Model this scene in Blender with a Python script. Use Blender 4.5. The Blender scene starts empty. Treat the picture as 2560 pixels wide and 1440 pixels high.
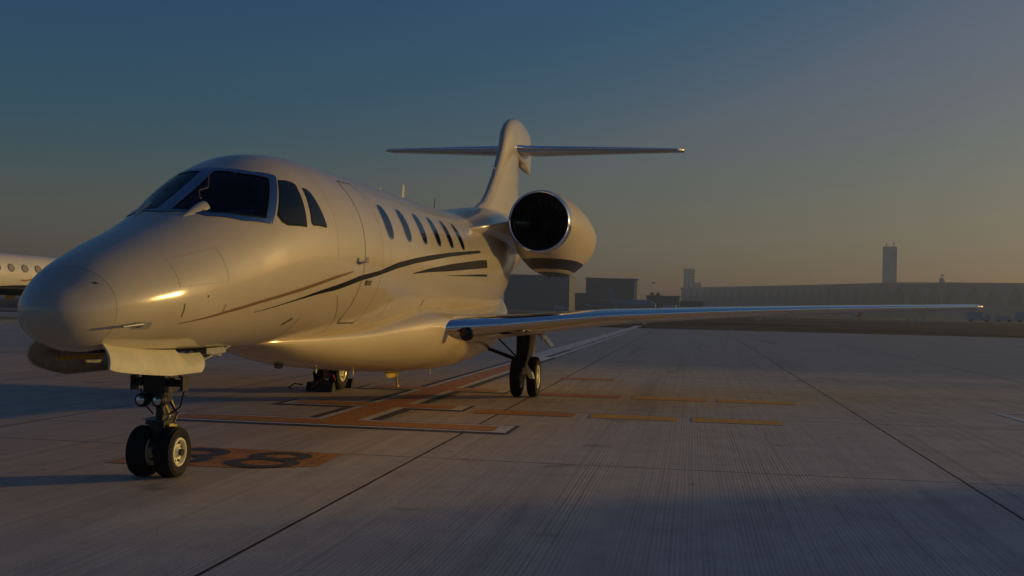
import bpy, bmesh, math, random
from math import sin, cos, pi, sqrt, radians as R, atan2
from mathutils import Vector, Matrix
from mathutils.geometry import delaunay_2d_cdt
random.seed(7)
C = bpy.context.scene.collection
SC = bpy.context.scene
# Coordinates below are (x aft along the jet, p to its left = right in the picture, z up), metres.
def W(x, p, z): return Vector((x, -p, z))

# ------------------------------------------------------------------ camera, sky, sun, exposure
CAM = (-6.303, 4.206, 1.432); YAW, PIT, ROL = -0.1666, 0.0173, 0.0227
def cam_axes():
    cy, sy, cp, sp = cos(YAW), sin(YAW), cos(PIT), sin(PIT)
    F = Vector((cy*cp, sy*cp, sp)); Rt = Vector((-sy, cy, 0)); U = Vector((-cy*sp, -sy*sp, cp))
    R2 = Rt*cos(ROL) + U*sin(ROL); U2 = -Rt*sin(ROL) + U*cos(ROL)
    return [Vector((v.x, -v.y, v.z)) for v in (F, R2, U2)]
F, R2, U2 = cam_axes()
cd = bpy.data.cameras.new('camera'); cam = bpy.data.objects.new('camera', cd); C.objects.link(cam)
M = Matrix((R2, U2, -F)).transposed().to_4x4(); M.translation = W(*CAM); cam.matrix_world = M
cd.sensor_width = 36; cd.lens = 2667.43/2560*36; cd.clip_end = 12000; cd.clip_start = .05
SC.camera = cam
SUN_EL = R(6.5)
SH = Vector((.52, .86)).normalized()           # horizontal direction towards the sun (x, p)
S = W(SH.x*cos(SUN_EL), SH.y*cos(SUN_EL), sin(SUN_EL))
w = bpy.data.worlds.new('World'); SC.world = w; w.use_nodes = True
nt = w.node_tree; bg = nt.nodes['Background']
sky = nt.nodes.new('ShaderNodeTexSky'); sky.sky_type = 'NISHITA'; sky.sun_disc = False
sky.sun_elevation = SUN_EL; sky.sun_rotation = atan2(S.x, S.y)
sky.altitude = 0; sky.air_density = 1.0; sky.dust_density = 1.6; sky.ozone_density = 2.2
sep = nt.nodes.new('ShaderNodeSeparateColor'); com = nt.nodes.new('ShaderNodeCombineColor'); nt.links.new(sky.outputs[0], sep.inputs[0])
def wm(op, a, b, clamp=False):      # clearer, bluer dusk air than the model's own: less red where the sky is dim and blue
    q = nt.nodes.new('ShaderNodeMath'); q.operation = op; q.use_clamp = clamp
    for k, v in ((0, a), (1, b)):
        if isinstance(v, (int, float)): q.inputs[k].default_value = v
        else: nt.links.new(v, q.inputs[k])
    return q.outputs[0]
Rr, Gg, Bb = sep.outputs
fr_ = wm('MULTIPLY', wm('MULTIPLY', wm('POWER', Rr, 2.0), wm('POWER', wm('DIVIDE', Rr, Bb), .6)), .50, True); fr_ = wm('MAXIMUM', fr_, .40)
nt.links.new(wm('MULTIPLY', wm('MULTIPLY', Rr, fr_), wm('MULTIPLY', wm('POWER', wm('DIVIDE', Rr, Bb), .12), 1.09)), com.inputs[0]); nt.links.new(wm('MULTIPLY', Gg, wm('MULTIPLY', wm('MINIMUM', wm('POWER', wm('DIVIDE', Bb, Rr), .04), .97), wm('MINIMUM', wm('ADD', wm('MULTIPLY', Rr, .12), .80), 1.0))), com.inputs[1]); nt.links.new(wm('MULTIPLY', Bb, wm('MULTIPLY', wm('MAXIMUM', wm('POWER', wm('DIVIDE', Bb, wm('MULTIPLY', Rr, 1.6)), .5), .85), 1.08)), com.inputs[2])
nt.links.new(com.outputs[0], bg.inputs['Color'])
bg.inputs['Strength'].default_value = .105
sl = bpy.data.lights.new('sun', 'SUN'); sl.energy = 4.5; sl.angle = R(.9); sl.color = (1, .66, .20)
so = bpy.data.objects.new('sun', sl); C.objects.link(so); so.rotation_euler = (-S).to_track_quat('-Z', 'Y').to_euler()
SC.view_settings.view_transform = 'Standard'; SC.view_settings.look = 'None'; SC.view_settings.gamma = 1
SC.view_settings.exposure = -1.0
SC.cycles.max_bounces = 8; SC.cycles.volume_bounces = 0

# ------------------------------------------------------------------ helpers
def tag(o, label=None, cat=None, group=None, kind=None):
    if label: o['label'] = label
    if cat: o['category'] = cat
    if group: o['group'] = group
    if kind: o['kind'] = kind
    return o
def empty(name, loc=(0, 0, 0), label=None, cat=None, group=None):
    o = bpy.data.objects.new(name, None); C.objects.link(o); o.location = W(*loc); o.empty_display_size = .2
    return tag(o, label, cat, group)
def copy_tree(o, parent=None):
    c = o.copy(); C.objects.link(c)
    if parent: c.parent = parent
    for ch in list(o.children): copy_tree(ch, c)
    return c
class MB:
    def __init__(s): s.v = []; s.f = []; s.mi = []
    def add(s, v, f, mi=0):
        n = len(s.v); s.v += [tuple(a) for a in v]; s.f += [tuple(i+n for i in q) for q in f]; s.mi += [mi]*len(f); return s
    def grid(s, rows, close=False, mi=0, keep=None):
        n = len(rows[0]); v = [p for r in rows for p in r]; f = []
        for i in range(len(rows)-1):
            for j in range(n if close else n-1):
                k = (j+1) % n
                if keep and not keep(i, j): continue
                f.append((i*n+j, i*n+k, (i+1)*n+k, (i+1)*n+j))
        return s.add(v, f, mi)
    def loft(s, rows, cap=(True, True), mi=0):
        s.grid(rows, True, mi); n = len(rows[0])
        if cap[0]: s.add(rows[0], [tuple(range(n))], mi)
        if cap[1]: s.add(rows[-1], [tuple(range(n))], mi)
        return s
    def box(s, c, d, rot=None, mi=0, taper=1):
        v = []
        for sz in (-1, 1):
            for sx, sy in ((-1, -1), (1, -1), (1, 1), (-1, 1)):
                k = taper if sz > 0 else 1
                q = Vector((sx*d[0]/2*k, sy*d[1]/2*k, sz*d[2]/2))
                if rot is not None: q = rot @ q
                v.append(tuple(q + Vector(c)))
        return s.add(v, [(0, 1, 2, 3), (4, 5, 6, 7), (0, 1, 5, 4), (1, 2, 6, 5), (2, 3, 7, 6), (3, 0, 4, 7)], mi)
    def tube(s, p0, p1, r0, r1=None, seg=16, mi=0, cap=True):
        p0, p1 = Vector(p0), Vector(p1); r1 = r0 if r1 is None else r1
        q = (p1-p0).to_track_quat('Z', 'X'); rows = []
        for p, r in ((p0, r0), (p1, r1)):
            rows.append([tuple(p + q @ Vector((cos(2*pi*i/seg)*r, sin(2*pi*i/seg)*r, 0))) for i in range(seg)])
        return s.loft(rows, (cap, cap), mi)
    def path(s, pts, r, seg=8, mi=0):
        for a, b in zip(pts, pts[1:]): s.tube(a, b, r, r, seg, mi)
        return s
    def lathe(s, prof, c=(0, 0, 0), axis='p', seg=48, mi=0, closed=False, sc=None):
        rows = []
        for i in range(seg):
            t = 2*pi*i/seg; row = []
            for r, a in prof:
                k = sc(t, a) if sc else 1
                u, v = cos(t)*r*k, sin(t)*r*k
                if axis == 'p': q = (u, a, v)
                elif axis == 'x': q = (a, u, v)
                else: q = (u, v, a)
                row.append((q[0]+c[0], q[1]+c[1], q[2]+c[2]))
            rows.append(row)
        rows.append(rows[0])
        if closed: rows = [r+[r[0]] for r in rows]
        return s.grid(rows, False, mi)
    def build(s, name, mats, parent=None, smooth=35, off=None, weld=True, normals=True):
        me = bpy.data.meshes.new(name)
        me.from_pydata([(x, -p, z) for x, p, z in s.v], [], s.f)
        mats = mats if isinstance(mats, (list, tuple)) else [mats]
        for m in mats: me.materials.append(m)
        me.polygons.foreach_set('material_index', s.mi)
        bm = bmesh.new(); bm.from_mesh(me)
        if weld: bmesh.ops.remove_doubles(bm, verts=bm.verts, dist=1e-5)
        if normals: bmesh.ops.recalc_face_normals(bm, faces=bm.faces)
        bm.to_mesh(me); bm.free()
        if smooth:
            me.polygons.foreach_set('use_smooth', [True]*len(me.polygons)); me.set_sharp_from_angle(angle=R(smooth))
        o = bpy.data.objects.new(name, me); C.objects.link(o)
        if parent:
            o.parent = parent
            if parent.type == 'EMPTY': o.location = -parent.location
        return o

# ------------------------------------------------------------------ materials
def mat(name, col, rough=.5, metal=0, coat=0, spec=.5, bump=0, bscale=40, var=0, vscale=3, emit=None):
    m = bpy.data.materials.new(name); m.use_nodes = True; t = m.node_tree; b = t.nodes['Principled BSDF']
    b.inputs['Base Color'].default_value = (*col, 1); b.inputs['Roughness'].default_value = rough
    b.inputs['Metallic'].default_value = metal; b.inputs['Coat Weight'].default_value = coat
    b.inputs['Coat Roughness'].default_value = .15; b.inputs['Coat IOR'].default_value = 1.65 if coat >= 1 else 1.5; b.inputs['Specular IOR Level'].default_value = spec
    tc = t.nodes.new('ShaderNodeTexCoord')
    if var:
        n = t.nodes.new('ShaderNodeTexNoise'); n.inputs['Scale'].default_value = vscale; n.inputs['Detail'].default_value = 6
        t.links.new(tc.outputs['Object'], n.inputs['Vector'])
        r = t.nodes.new('ShaderNodeValToRGB')
        r.color_ramp.elements[0].color = (*[c*(1-var) for c in col], 1); r.color_ramp.elements[0].position = .3
        r.color_ramp.elements[1].color = (*[min(1, c*(1+var)) for c in col], 1); r.color_ramp.elements[1].position = .7
        t.links.new(n.outputs[0], r.inputs[0]); t.links.new(r.outputs[0], b.inputs['Base Color'])
        mr = t.nodes.new('ShaderNodeMapRange'); mr.inputs['To Min'].default_value = max(0, rough-.08); mr.inputs['To Max'].default_value = rough+.1
        t.links.new(n.outputs[0], mr.inputs[0]); t.links.new(mr.outputs[0], b.inputs['Roughness'])
    if bump:
        n = t.nodes.new('ShaderNodeTexNoise'); n.inputs['Scale'].default_value = bscale; n.inputs['Detail'].default_value = 5
        t.links.new(tc.outputs['Object'], n.inputs['Vector'])
        bp = t.nodes.new('ShaderNodeBump'); bp.inputs['Strength'].default_value = bump; bp.inputs['Distance'].default_value = .01
        t.links.new(n.outputs[0], bp.inputs['Height']); t.links.new(bp.outputs[0], b.inputs['Normal'])
    return m
PAINT = (.56, .475, .33)
m_paint = mat('cream_paint', PAINT, .55, coat=1.0, var=.04, vscale=1.3)
m_paint2 = mat('cream_paint_radome', (.525, .45, .335), .55, coat=1.0, var=.03, vscale=2)
m_chrome = mat('polished_aluminium', (.86, .87, .90), .07, metal=1, var=.03, vscale=4)
m_frame = mat('brushed_window_frame', (.34, .37, .42), .22, metal=1, bump=.03, bscale=120)
m_gold = mat('gold_stripe_paint', (.30, .18, .06), .3, metal=.3, coat=.6)
m_black = mat('black_stripe_paint', (.008, .009, .016), .5, spec=.12)
m_dark = mat('dark_cavity', (.012, .012, .013), .8, spec=.2)
m_seam = mat('seam_shadow_gap', (.10, .085, .065), .7)
m_tyre = mat('tyre_rubber', (.014, .014, .015), .75, bump=.3, bscale=60, spec=.3)
m_rim = mat('cream_wheel_enamel', (.92, .86, .62), .3, coat=.3, var=.12, vscale=14)
m_gear = mat('grey_gear_enamel', (.32, .31, .29), .4, coat=.2, var=.2, vscale=12)
m_gearblk = mat('dark_gear_steel', (.035, .035, .038), .45, metal=.4, var=.3, vscale=20)
m_steel = mat('bright_steel', (.7, .7, .68), .18, metal=1)
m_yellow = mat('yellow_primer', (.62, .45, .06), .5, var=.15, vscale=15)
m_doorin = mat('primed_door_lining', (.62, .58, .42), .5, var=.08, vscale=6)
m_paneblk = mat('dark_tinted_pane', (.008, .010, .013), .05, spec=.45)
m_fan = mat('fan_titanium', (.16, .16, .17), .4, metal=.9)
m_red = mat('red_streamer_fabric', (.45, .06, .04), .8)
def glass_mat():
    m = bpy.data.materials.new('windshield_glass'); m.use_nodes = True; t = m.node_tree; t.nodes.clear()
    o = t.nodes.new('ShaderNodeOutputMaterial'); mx = t.nodes.new('ShaderNodeMixShader')
    tr = t.nodes.new('ShaderNodeBsdfTransparent'); tr.inputs[0].default_value = (.45, .5, .5, 1)
    g = t.nodes.new('ShaderNodeBsdfGlossy'); g.inputs['Roughness'].default_value = .02
    fr = t.nodes.new('ShaderNodeLayerWeight'); fr.inputs[0].default_value = .22
    t.links.new(fr.outputs['Fresnel'], mx.inputs[0]); t.links.new(tr.outputs[0], mx.inputs[1]); t.links.new(g.outputs[0], mx.inputs[2])
    t.links.new(mx.outputs[0], o.inputs[0]); return m
m_glass = glass_mat()

class NG:     # small node-graph helper
    def __init__(s, m): s.t = m.node_tree
    def n(s, k, **kw):
        x = s.t.nodes.new('ShaderNode'+k)
        for a, b in kw.items(): setattr(x, a, b)
        return x
    def m(s, op, a, b=None, c=None, clamp=False):
        x = s.n('Math', operation=op); x.use_clamp = clamp
        for i, v in enumerate((a, b, c)):
            if v is None: continue
            if isinstance(v, (int, float)): x.inputs[i].default_value = v
            else: s.t.links.new(v, x.inputs[i])
        return x.outputs[0]
    def l(s, a, b): s.t.links.new(a, b)
    def mix(s, f, a, b):
        x = s.n('Mix', data_type='RGBA')
        for i, v in ((0, f), (6, a), (7, b)):
            if isinstance(v, (int, float)): x.inputs[i].default_value = v
            elif isinstance(v, tuple): x.inputs[i].default_value = (*v, 1)
            else: s.l(v, x.inputs[i])
        return x.outputs[2]
    def noise(s, vec, scale, det=5, rough=.55):
        x = s.n('TexNoise'); x.inputs['Scale'].default_value = scale; x.inputs['Detail'].default_value = det; x.inputs['Roughness'].default_value = rough
        s.l(vec, x.inputs['Vector']); return x.outputs[0]
    def rng(s, v, a, b, c=0, d=1):
        x = s.n('MapRange'); s.l(v, x.inputs[0])
        for i, q in enumerate((a, b, c, d)): x.inputs[i+1].default_value = q
        return x.outputs[0]
    def scale(s, vec, k):
        x = s.n('Mapping'); s.l(vec, x.inputs[0]); x.inputs['Scale'].default_value = k; return x.outputs[0]

def concrete():
    m = bpy.data.materials.new('grooved_concrete'); m.use_nodes = True; g = NG(m); b = m.node_tree.nodes['Principled BSDF']
    tc = g.n('TexCoord').outputs['Object']; sp = g.n('SeparateXYZ'); g.l(tc, sp.inputs[0]); X, Y = sp.outputs[0], sp.outputs[1]
    L = 4.86
    def joint(v, off, wd):
        q = g.m('PINGPONG', g.m('ADD', v, -off), L/2)
        return g.m('LESS_THAN', q, wd)
    wob = g.m('MULTIPLY', g.m('SUBTRACT', g.noise(tc, 3, 4), .5), .012)
    j = g.m('MAXIMUM', joint(g.m('ADD', X, wob), 3.44, .012), joint(g.m('ADD', Y, wob), -1.706, .014))
    e = g.m('LESS_THAN', g.m('ABSOLUTE', g.m('SUBTRACT', g.m('ADD', X, wob), 4.98)), .012)
    e = g.m('MULTIPLY', e, g.m('GREATER_THAN', Y, 2.4)); e = g.m('MULTIPLY', e, g.m('LESS_THAN', Y, 8.0))
    j = g.m('MAXIMUM', j, e)
    # one tone per slab
    wn = g.n('TexWhiteNoise', noise_dimensions='2D'); cv = g.n('CombineXYZ')
    g.l(g.m('FLOOR', g.m('DIVIDE', g.m('ADD', X, -3.44), L)), cv.inputs[0]); g.l(g.m('FLOOR', g.m('DIVIDE', g.m('ADD', Y, 1.706), L)), cv.inputs[1])
    g.l(cv.outputs[0], wn.inputs['Vector'])
    big = g.noise(tc, .35, 6, .6); mid = g.noise(tc, 2.2, 7, .62); fine = g.noise(tc, 45, 5, .7)
    drag = g.noise(g.scale(tc, (.25, 5, 1)), 1.4, 6, .6)                     # long wheel and broom stains
    base = g.mix(g.rng(big, .3, .7), (.68, .57, .405), (.84, .74, .55))
    base = g.mix(g.m('MULTIPLY', g.rng(mid, .42, .72), .55), base, (.42, .32, .25))
    base = g.mix(g.m('MULTIPLY', g.rng(drag, .5, .75), .45), base, (.37, .30, .255))
    base = g.mix(g.m('MULTIPLY', wn.outputs[0], .38), base, (.82, .70, .61))
    base = g.mix(g.m('MULTIPLY', g.rng(fine, .4, .75), .35), base, (.33, .275, .24))
    # warm brown tint in a noise-edged oval around the stand
    sx_ = g.m('DIVIDE', g.m('SUBTRACT', X, 8), 17); sy_ = g.m('DIVIDE', g.m('SUBTRACT', Y, 9), 11)
    rr_ = g.m('ADD', g.m('ADD', g.m('MULTIPLY', sx_, sx_), g.m('MULTIPLY', sy_, sy_)), g.m('MULTIPLY', g.m('SUBTRACT', g.noise(tc, .5, 6, .65), .5), 1.6))
    base = g.mix(g.m('MULTIPLY', g.rng(rr_, .5, 1.5, 1, 0), .8), base, g.mix(g.rng(drag, .3, .7), (.82, .56, .355), (.54, .385, .25)))
    farr = g.m('ADD', g.rng(X, 9, 24), g.m('MULTIPLY', g.m('SUBTRACT', g.noise(g.scale(tc, (.25, .06, 1)), 1, 5, .6), .5), 1.2))     # darker, cooler tone coming in beyond the stand
    base = g.mix(g.m('MULTIPLY', g.rng(farr, .3, .9), .75), base, (.26, .29, .28))
    # saw-cut grooves parallel to x, in uneven bundles
    wv = g.m('ADD', Y, g.m('MULTIPLY', g.m('SUBTRACT', g.noise(g.scale(tc, (.35, 3, 1)), 1, 3), .5), .03))
    s1 = g.m('SINE', g.m('MULTIPLY', wv, 2*pi/.031))
    st = g.noise(g.scale(tc, (.10, 21, 1)), 1, 5, .8)
    st2 = g.noise(g.scale(tc, (.05, 2.0, 1)), 1, 3)
    amp = g.rng(st2, .36, .66, .12, 1)
    gr = g.m('MULTIPLY', g.m('ADD', g.m('MULTIPLY', s1, .22), g.m('MULTIPLY', g.m('SUBTRACT', st, .5), 2.4)), amp)
    gfac = g.rng(gr, -.1, .7, 0, .85)
    base = g.mix(gfac, base, (.17, .16, .15))
    # bitumen-sealed cracks and square-cut repair patches
    ck_ = g.noise(tc, .55, 9, .62); crk = g.m('MULTIPLY', g.m('LESS_THAN', g.m('ABSOLUTE', g.m('SUBTRACT', ck_, .5)), .0009), g.m('GREATER_THAN', g.noise(tc, .22, 2), .55))
    base = g.mix(g.m('MULTIPLY', crk, .3), base, (.05, .045, .04))
    tr_ = g.noise(g.scale(tc, (.035, 1.1, 1)), 1, 4, .5); base = g.mix(g.m('MULTIPLY', g.rng(tr_, .58, .70), .38), base, (.14, .125, .115))
    blot = g.noise(tc, 1.15, 3, .5); base = g.mix(g.m('MULTIPLY', g.rng(blot, .66, .74), .5), base, (.13, .11, .10))
    # oil spots
    vo = g.n('TexVoronoi'); vo.inputs['Scale'].default_value = 1.1; g.l(tc, vo.inputs['Vector'])
    sp_ = g.m('MULTIPLY', g.rng(vo.outputs['Distance'], .02, .05, 1, 0), .6)
    base = g.mix(sp_, base, (.06, .055, .05))
    base = g.mix(j, base, (.02, .018, .016))
    g.l(base, b.inputs['Base Color'])
    g.l(g.rng(mid, .3, .7, .60, .80), b.inputs['Roughness']); b.inputs['Specular IOR Level'].default_value = .5
    h = g.m('ADD', g.m('MULTIPLY', gr, -.0025), g.m('MULTIPLY', fine, .0022)); h = g.m('SUBTRACT', h, g.m('MULTIPLY', j, .01))
    bp = g.n('Bump'); bp.inputs['Strength'].default_value = .8; bp.inputs['Distance'].default_value = 1.0
    g.l(h, bp.inputs['Height']); g.l(bp.outputs[0], b.inputs['Normal'])
    return m
def worn_paint(name, col, wear=.5, scale=7):
    m = bpy.data.materials.new(name); m.use_nodes = True; g = NG(m); t = m.node_tree; b = t.nodes['Principled BSDF']
    tc = g.n('TexCoord').outputs['Object']
    n1 = g.noise(tc, scale, 8, .7); n2 = g.noise(g.scale(tc, (.2, 30, 1)), 1, 4, .7)
    k = g.m('ADD', g.m('MULTIPLY', n1, .6), g.m('MULTIPLY', n2, .4))
    g.l(g.mix(g.rng(n1, .35, .7), col, tuple(c*.72 for c in col)), b.inputs['Base Color']); b.inputs['Roughness'].default_value = .65
    o = t.nodes['Material Output']; tr = g.n('BsdfTransparent'); mx = g.n('MixShader')
    g.l(g.rng(k, .70-wear*.25, .80-wear*.25, 1, 0), mx.inputs[0]); g.l(tr.outputs[0], mx.inputs[1]); g.l(b.outputs[0], mx.inputs[2]); g.l(mx.outputs[0], o.inputs[0])
    return m
m_conc = concrete()
m_orange = worn_paint('orange_marking_paint', (.72, .30, .08), .5)
m_white = worn_paint('white_marking_paint', (.85, .80, .72), .45)
m_blackmk = worn_paint('black_marking_paint', (.11, .10, .10), .6)
m_yellowmk = worn_paint('yellow_marking_paint', (.95, .52, .09), .42)
m_pale = worn_paint('faded_white_marking_paint', (.75, .72, .68), .7, 3)
def ground_mat():
    m = bpy.data.materials.new('dry_dark_scrub'); m.use_nodes = True; g = NG(m); b = m.node_tree.nodes['Principled BSDF']
    tc = g.n('TexCoord').outputs['Object']
    n = g.noise(tc, .04, 8, .65); n2 = g.noise(tc, .6, 6, .7)
    c = g.mix(g.rng(n, .35, .65), (.03, .028, .022), (.15, .13, .105)); c = g.mix(g.m('MULTIPLY', g.rng(n2, .4, .7), .5), c, (.03, .03, .024))
    g.l(c, b.inputs['Base Color']); b.inputs['Roughness'].default_value = .95; b.inputs['Specular IOR Level'].default_value = .1
    return m
m_ground = ground_mat()
m_road = mat('service_road_asphalt', (.16, .155, .15), .8, var=.2, vscale=.3)

# ------------------------------------------------------------------ the setting
def sheet(name, x0, x1, p0, p1, z, m, nx=1):
    b = MB(); b.add([(x0, p0, z), (x1, p0, z), (x1, p1, z), (x0, p1, z)], [(0, 1, 2, 3)])
    o = b.build(name, m, smooth=0); tag(o, kind='structure'); return o
sheet('ground', -300, 6000, -5000, 5000, -.03, m_ground)
sheet('apron', -120, 75.5, -400, 400, 0, m_conc)
sheet('service_road', 86, 104, -400, -20, -.024, m_road)
sheet('taxiway', 330, 380, -1500, 1500, -.022, m_road)

def strip(b, pts, z=.004, mi=0):
    b.add([(x, p, z) for x, p in pts], [tuple(range(len(pts)))], mi)
def rect(b, x0, x1, p0, p1, z=.004, mi=0): strip(b, [(x0, p0), (x1, p0), (x1, p1), (x0, p1)], z, mi)
mk = MB()   # 0 black edge, 1 white edge, 2 orange core
MX = lambda i: .004 + .004*i
for (xc, hw, p0, p1) in ((5.92, .34, -2.02, 2.17), (8.24, .33, -1.35, 1.16), (11.38, .32, -1.2, 1.2)):
    rect(mk, xc-hw-.14, xc+hw+.10, p0-.16, p1+.05, MX(0), 0)
    rect(mk, xc-hw-.02, xc+hw+.02, p0-.06, p1, MX(1), 1)
    rect(mk, xc-hw+.09, xc+hw-.09, p0+.05, p1-.16, MX(2), 2)
rect(mk, 5.7, 30, -.44, .50, MX(0)+.001, 0)
rect(mk, 5.75, 24, -.31, .36, MX(1)+.001, 1)
rect(mk, 5.8, 22, -.19, .24, MX(2)+.001, 2)
tag(mk.build('stop_bar_marking', [m_blackmk, m_white, m_orange], smooth=0), kind='structure')
lm = MB(); rect(lm, 24, 87, -.5, .1, .006); rect(lm, 24, 60, .25, .45, .006)
tag(lm.build('lead_in_line', m_pale, smooth=0), kind='structure')
ds = MB()
for xc, ps in ((7.9, [(1.35, 2.7), (2.92, 4.05), (4.25, 5.4)]), (11.1, [(1.7, 3.1), (3.3, 4.5), (4.66, 5.85)]), (15.25, [(1.65, 2.72)])):
    for i, (a, q) in enumerate(ps): rect(ds, xc-.27, xc+.27, a, q, .0045, 1 if i else 0)
tag(ds.build('dashed_marking', [m_orange, m_yellowmk], smooth=0), kind='structure')
cm = MB()
for a, q in (((10.6, 8.76), (6.0, 8.98)), ((10.6, 8.76), (10.95, 12.5))):
    d = (Vector(q)-Vector(a)).normalized(); nn = Vector((-d.y, d.x))*.07
    strip(cm, [tuple(Vector(a)+nn), tuple(Vector(q)+nn), tuple(Vector(q)-nn), tuple(Vector(a)-nn)], .004 if q[0] < 7 else .0052)
tag(cm.build('corner_marking', m_white, smooth=0), kind='structure')
# stand number: dark 38 on an orange panel
pn = MB(); strip(pn, [(2.25, -.75), (2.35, .62), (2.62, 1.02), (3.42, 1.00), (3.42, -.75)], .004, 0)
tag(pn.build('stand_number_panel', worn_paint('worn_orange_panel_paint', (.70, .27, .07), .78, 4), smooth=0), kind='structure')
dg = MB()
def stroke(b, pts, wd, z):
    pts = [Vector(p) for p in pts]
    for i in range(len(pts)-1):
        d = (pts[i+1]-pts[i]).normalized(); n_ = Vector((-d.y, d.x))*wd/2
        a, q = pts[i]-d*wd*.28, pts[i+1]+d*wd*.28
        strip(b, [tuple(a+n_), tuple(q+n_), tuple(q-n_), tuple(a-n_)], z+i*.00004)
def glyph(pl, x0, p0, wd, hh):     # pl in unit box, up = +x, right = +p
    stroke(dg, [(x0+v*hh, p0+u*wd) for u, v in pl], .13, .008)
arc = lambda cu, cv, ru, rv, a0, a1, n=14: [(cu+ru*cos(a0+(a1-a0)*i/n), cv+rv*sin(a0+(a1-a0)*i/n)) for i in range(n+1)]
glyph(arc(.45, .75, .42, .25, R(165), R(-80)) + arc(.45, .26, .46, .26, R(80), R(-165)), 2.42, -.55, .55, .86)
glyph(arc(.5, .76, .38, .23, 0, 2*pi), 2.42, .22, .58, .86)
glyph(arc(.5, .26, .46, .26, 0, 2*pi), 2.42, .22, .58, .86)
tag(dg.build('stand_number_digits', mat('slate_digit_paint', (.07, .075, .085), .7), smooth=0), kind='structure')

# ------------------------------------------------------------------ fuselage surface (measured sections)
XS = [0.0, 0.06, 0.18, 0.4, 0.7, 1.0, 1.3, 1.6, 2.0, 2.5, 3.1, 3.8, 5.0, 7.0, 10.0, 11.0, 12.0, 13.0, 14.0, 15.0, 16.0, 17.5, 19.0, 20.2, 20.9]
ZT = [1.337, 1.44, 1.526, 1.668, 1.791, 1.899, 2.004, 2.134, 2.334, 2.599, 2.805, 2.873, 2.891, 2.927, 2.958, 3.02, 3.12, 3.24, 3.35, 3.44, 3.5, 3.52, 3.48, 3.36, 3.18]
ZB = [1.337, 1.197, 1.113, 1.051, 1.034, 1.021, 1.01, 1.002, 0.996, 1.003, 0.994, 0.983, 0.978, 0.977, 0.977, .98, 1.0, 1.1, 1.27, 1.5, 1.75, 2.1, 2.42, 2.7, 2.98]
WW = [0.0, 0.157, 0.271, 0.391, 0.495, 0.572, 0.611, 0.625, 0.672, 0.77, 0.864, 0.921, 0.945, 0.954, 0.955, .95, .93, .88, .76, .61, .48, .34, .24, .15, .06]
X0 = .058
def pch(xs, ys, x):
    i = 0
    while i < len(xs)-2 and x > xs[i+1]: i += 1
    def sl(k): return (ys[k+1]-ys[k])/(xs[k+1]-xs[k])
    def mm(k):
        if k == 0: return sl(0)
        if k == len(xs)-1: return sl(k-1)
        a, b = sl(k-1), sl(k)
        if a*b <= 0: return 0
        h0, h1 = xs[k]-xs[k-1], xs[k+1]-xs[k]
        return 3*(h0+h1)/((2*h1+h0)/a + (h1+2*h0)/b)
    h = xs[i+1]-xs[i]; t = (x-xs[i])/h
    return (2*t**3-3*t*t+1)*ys[i]+(t**3-2*t*t+t)*h*mm(i)+(-2*t**3+3*t*t)*ys[i+1]+(t**3-t*t)*h*mm(i+1)
SX = [sqrt(x) for x in XS]
_pc = {}
def prof(x):
    k = round(x, 5)
    if k not in _pc:
        s = sqrt(max(0, x-X0)); _pc[k] = (pch(SX, ZT, s), pch(SX, ZB, s), max(1e-4, pch(SX, WW, s)))
    return _pc[k]
EXP = .97
sg = lambda v: (v > 0)-(v < 0)
def fs(x, th, off=0):
    zt, zb, wd = prof(x); c, s = cos(th), sin(th)
    P = Vector((x, wd*sg(c)*abs(c)**EXP, (zt+zb)/2+(zt-zb)/2*sg(s)*abs(s)**EXP))
    if off:
        e = 1e-3; x2 = min(x+e, 20.95)
        a = fs(x2, th)-P; b = fs(x, th+e)-P; n = a.cross(b)
        if n.length > 0:
            n.normalize(); ctr = Vector((x, 0, (zt+zb)/2))
            if n.dot(P-ctr) < 0: n = -n
            P = P+n*off
    return P
def inv(x, p, z):           # angle of a surface point
    zt, zb, wd = prof(x); u = p/wd; v = (z-(zt+zb)/2)/((zt-zb)/2)
    return atan2(sg(v)*abs(v)**(1/EXP), sg(u)*abs(u)**(1/EXP))
def zang(x, z, side=1):     # angle at height z on one side
    zt, zb, wd = prof(x); v = max(-1, min(1, (z-(zt+zb)/2)/((zt-zb)/2)))
    s = sg(v)*abs(v)**(1/EXP); c = sqrt(max(0, 1-s*s))
    return atan2(s, side*c)
def inpoly(pt, poly):
    x, y = pt; r = False; j = len(poly)-1
    for i in range(len(poly)):
        a, b = poly[i], poly[j]
        if (a[1] > y) != (b[1] > y) and x < (b[0]-a[0])*(y-a[1])/(b[1]-a[1])+a[0]: r = not r
        j = i
    return r
def dens(poly, st=.03):
    o = []
    for i in range(len(poly)):
        a, b = Vector(poly[i]), Vector(poly[(i+1) % len(poly)]); n = max(1, int((b-a).length/st))
        o += [tuple(a+(b-a)*k/n) for k in range(n)]
    return o
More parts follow.
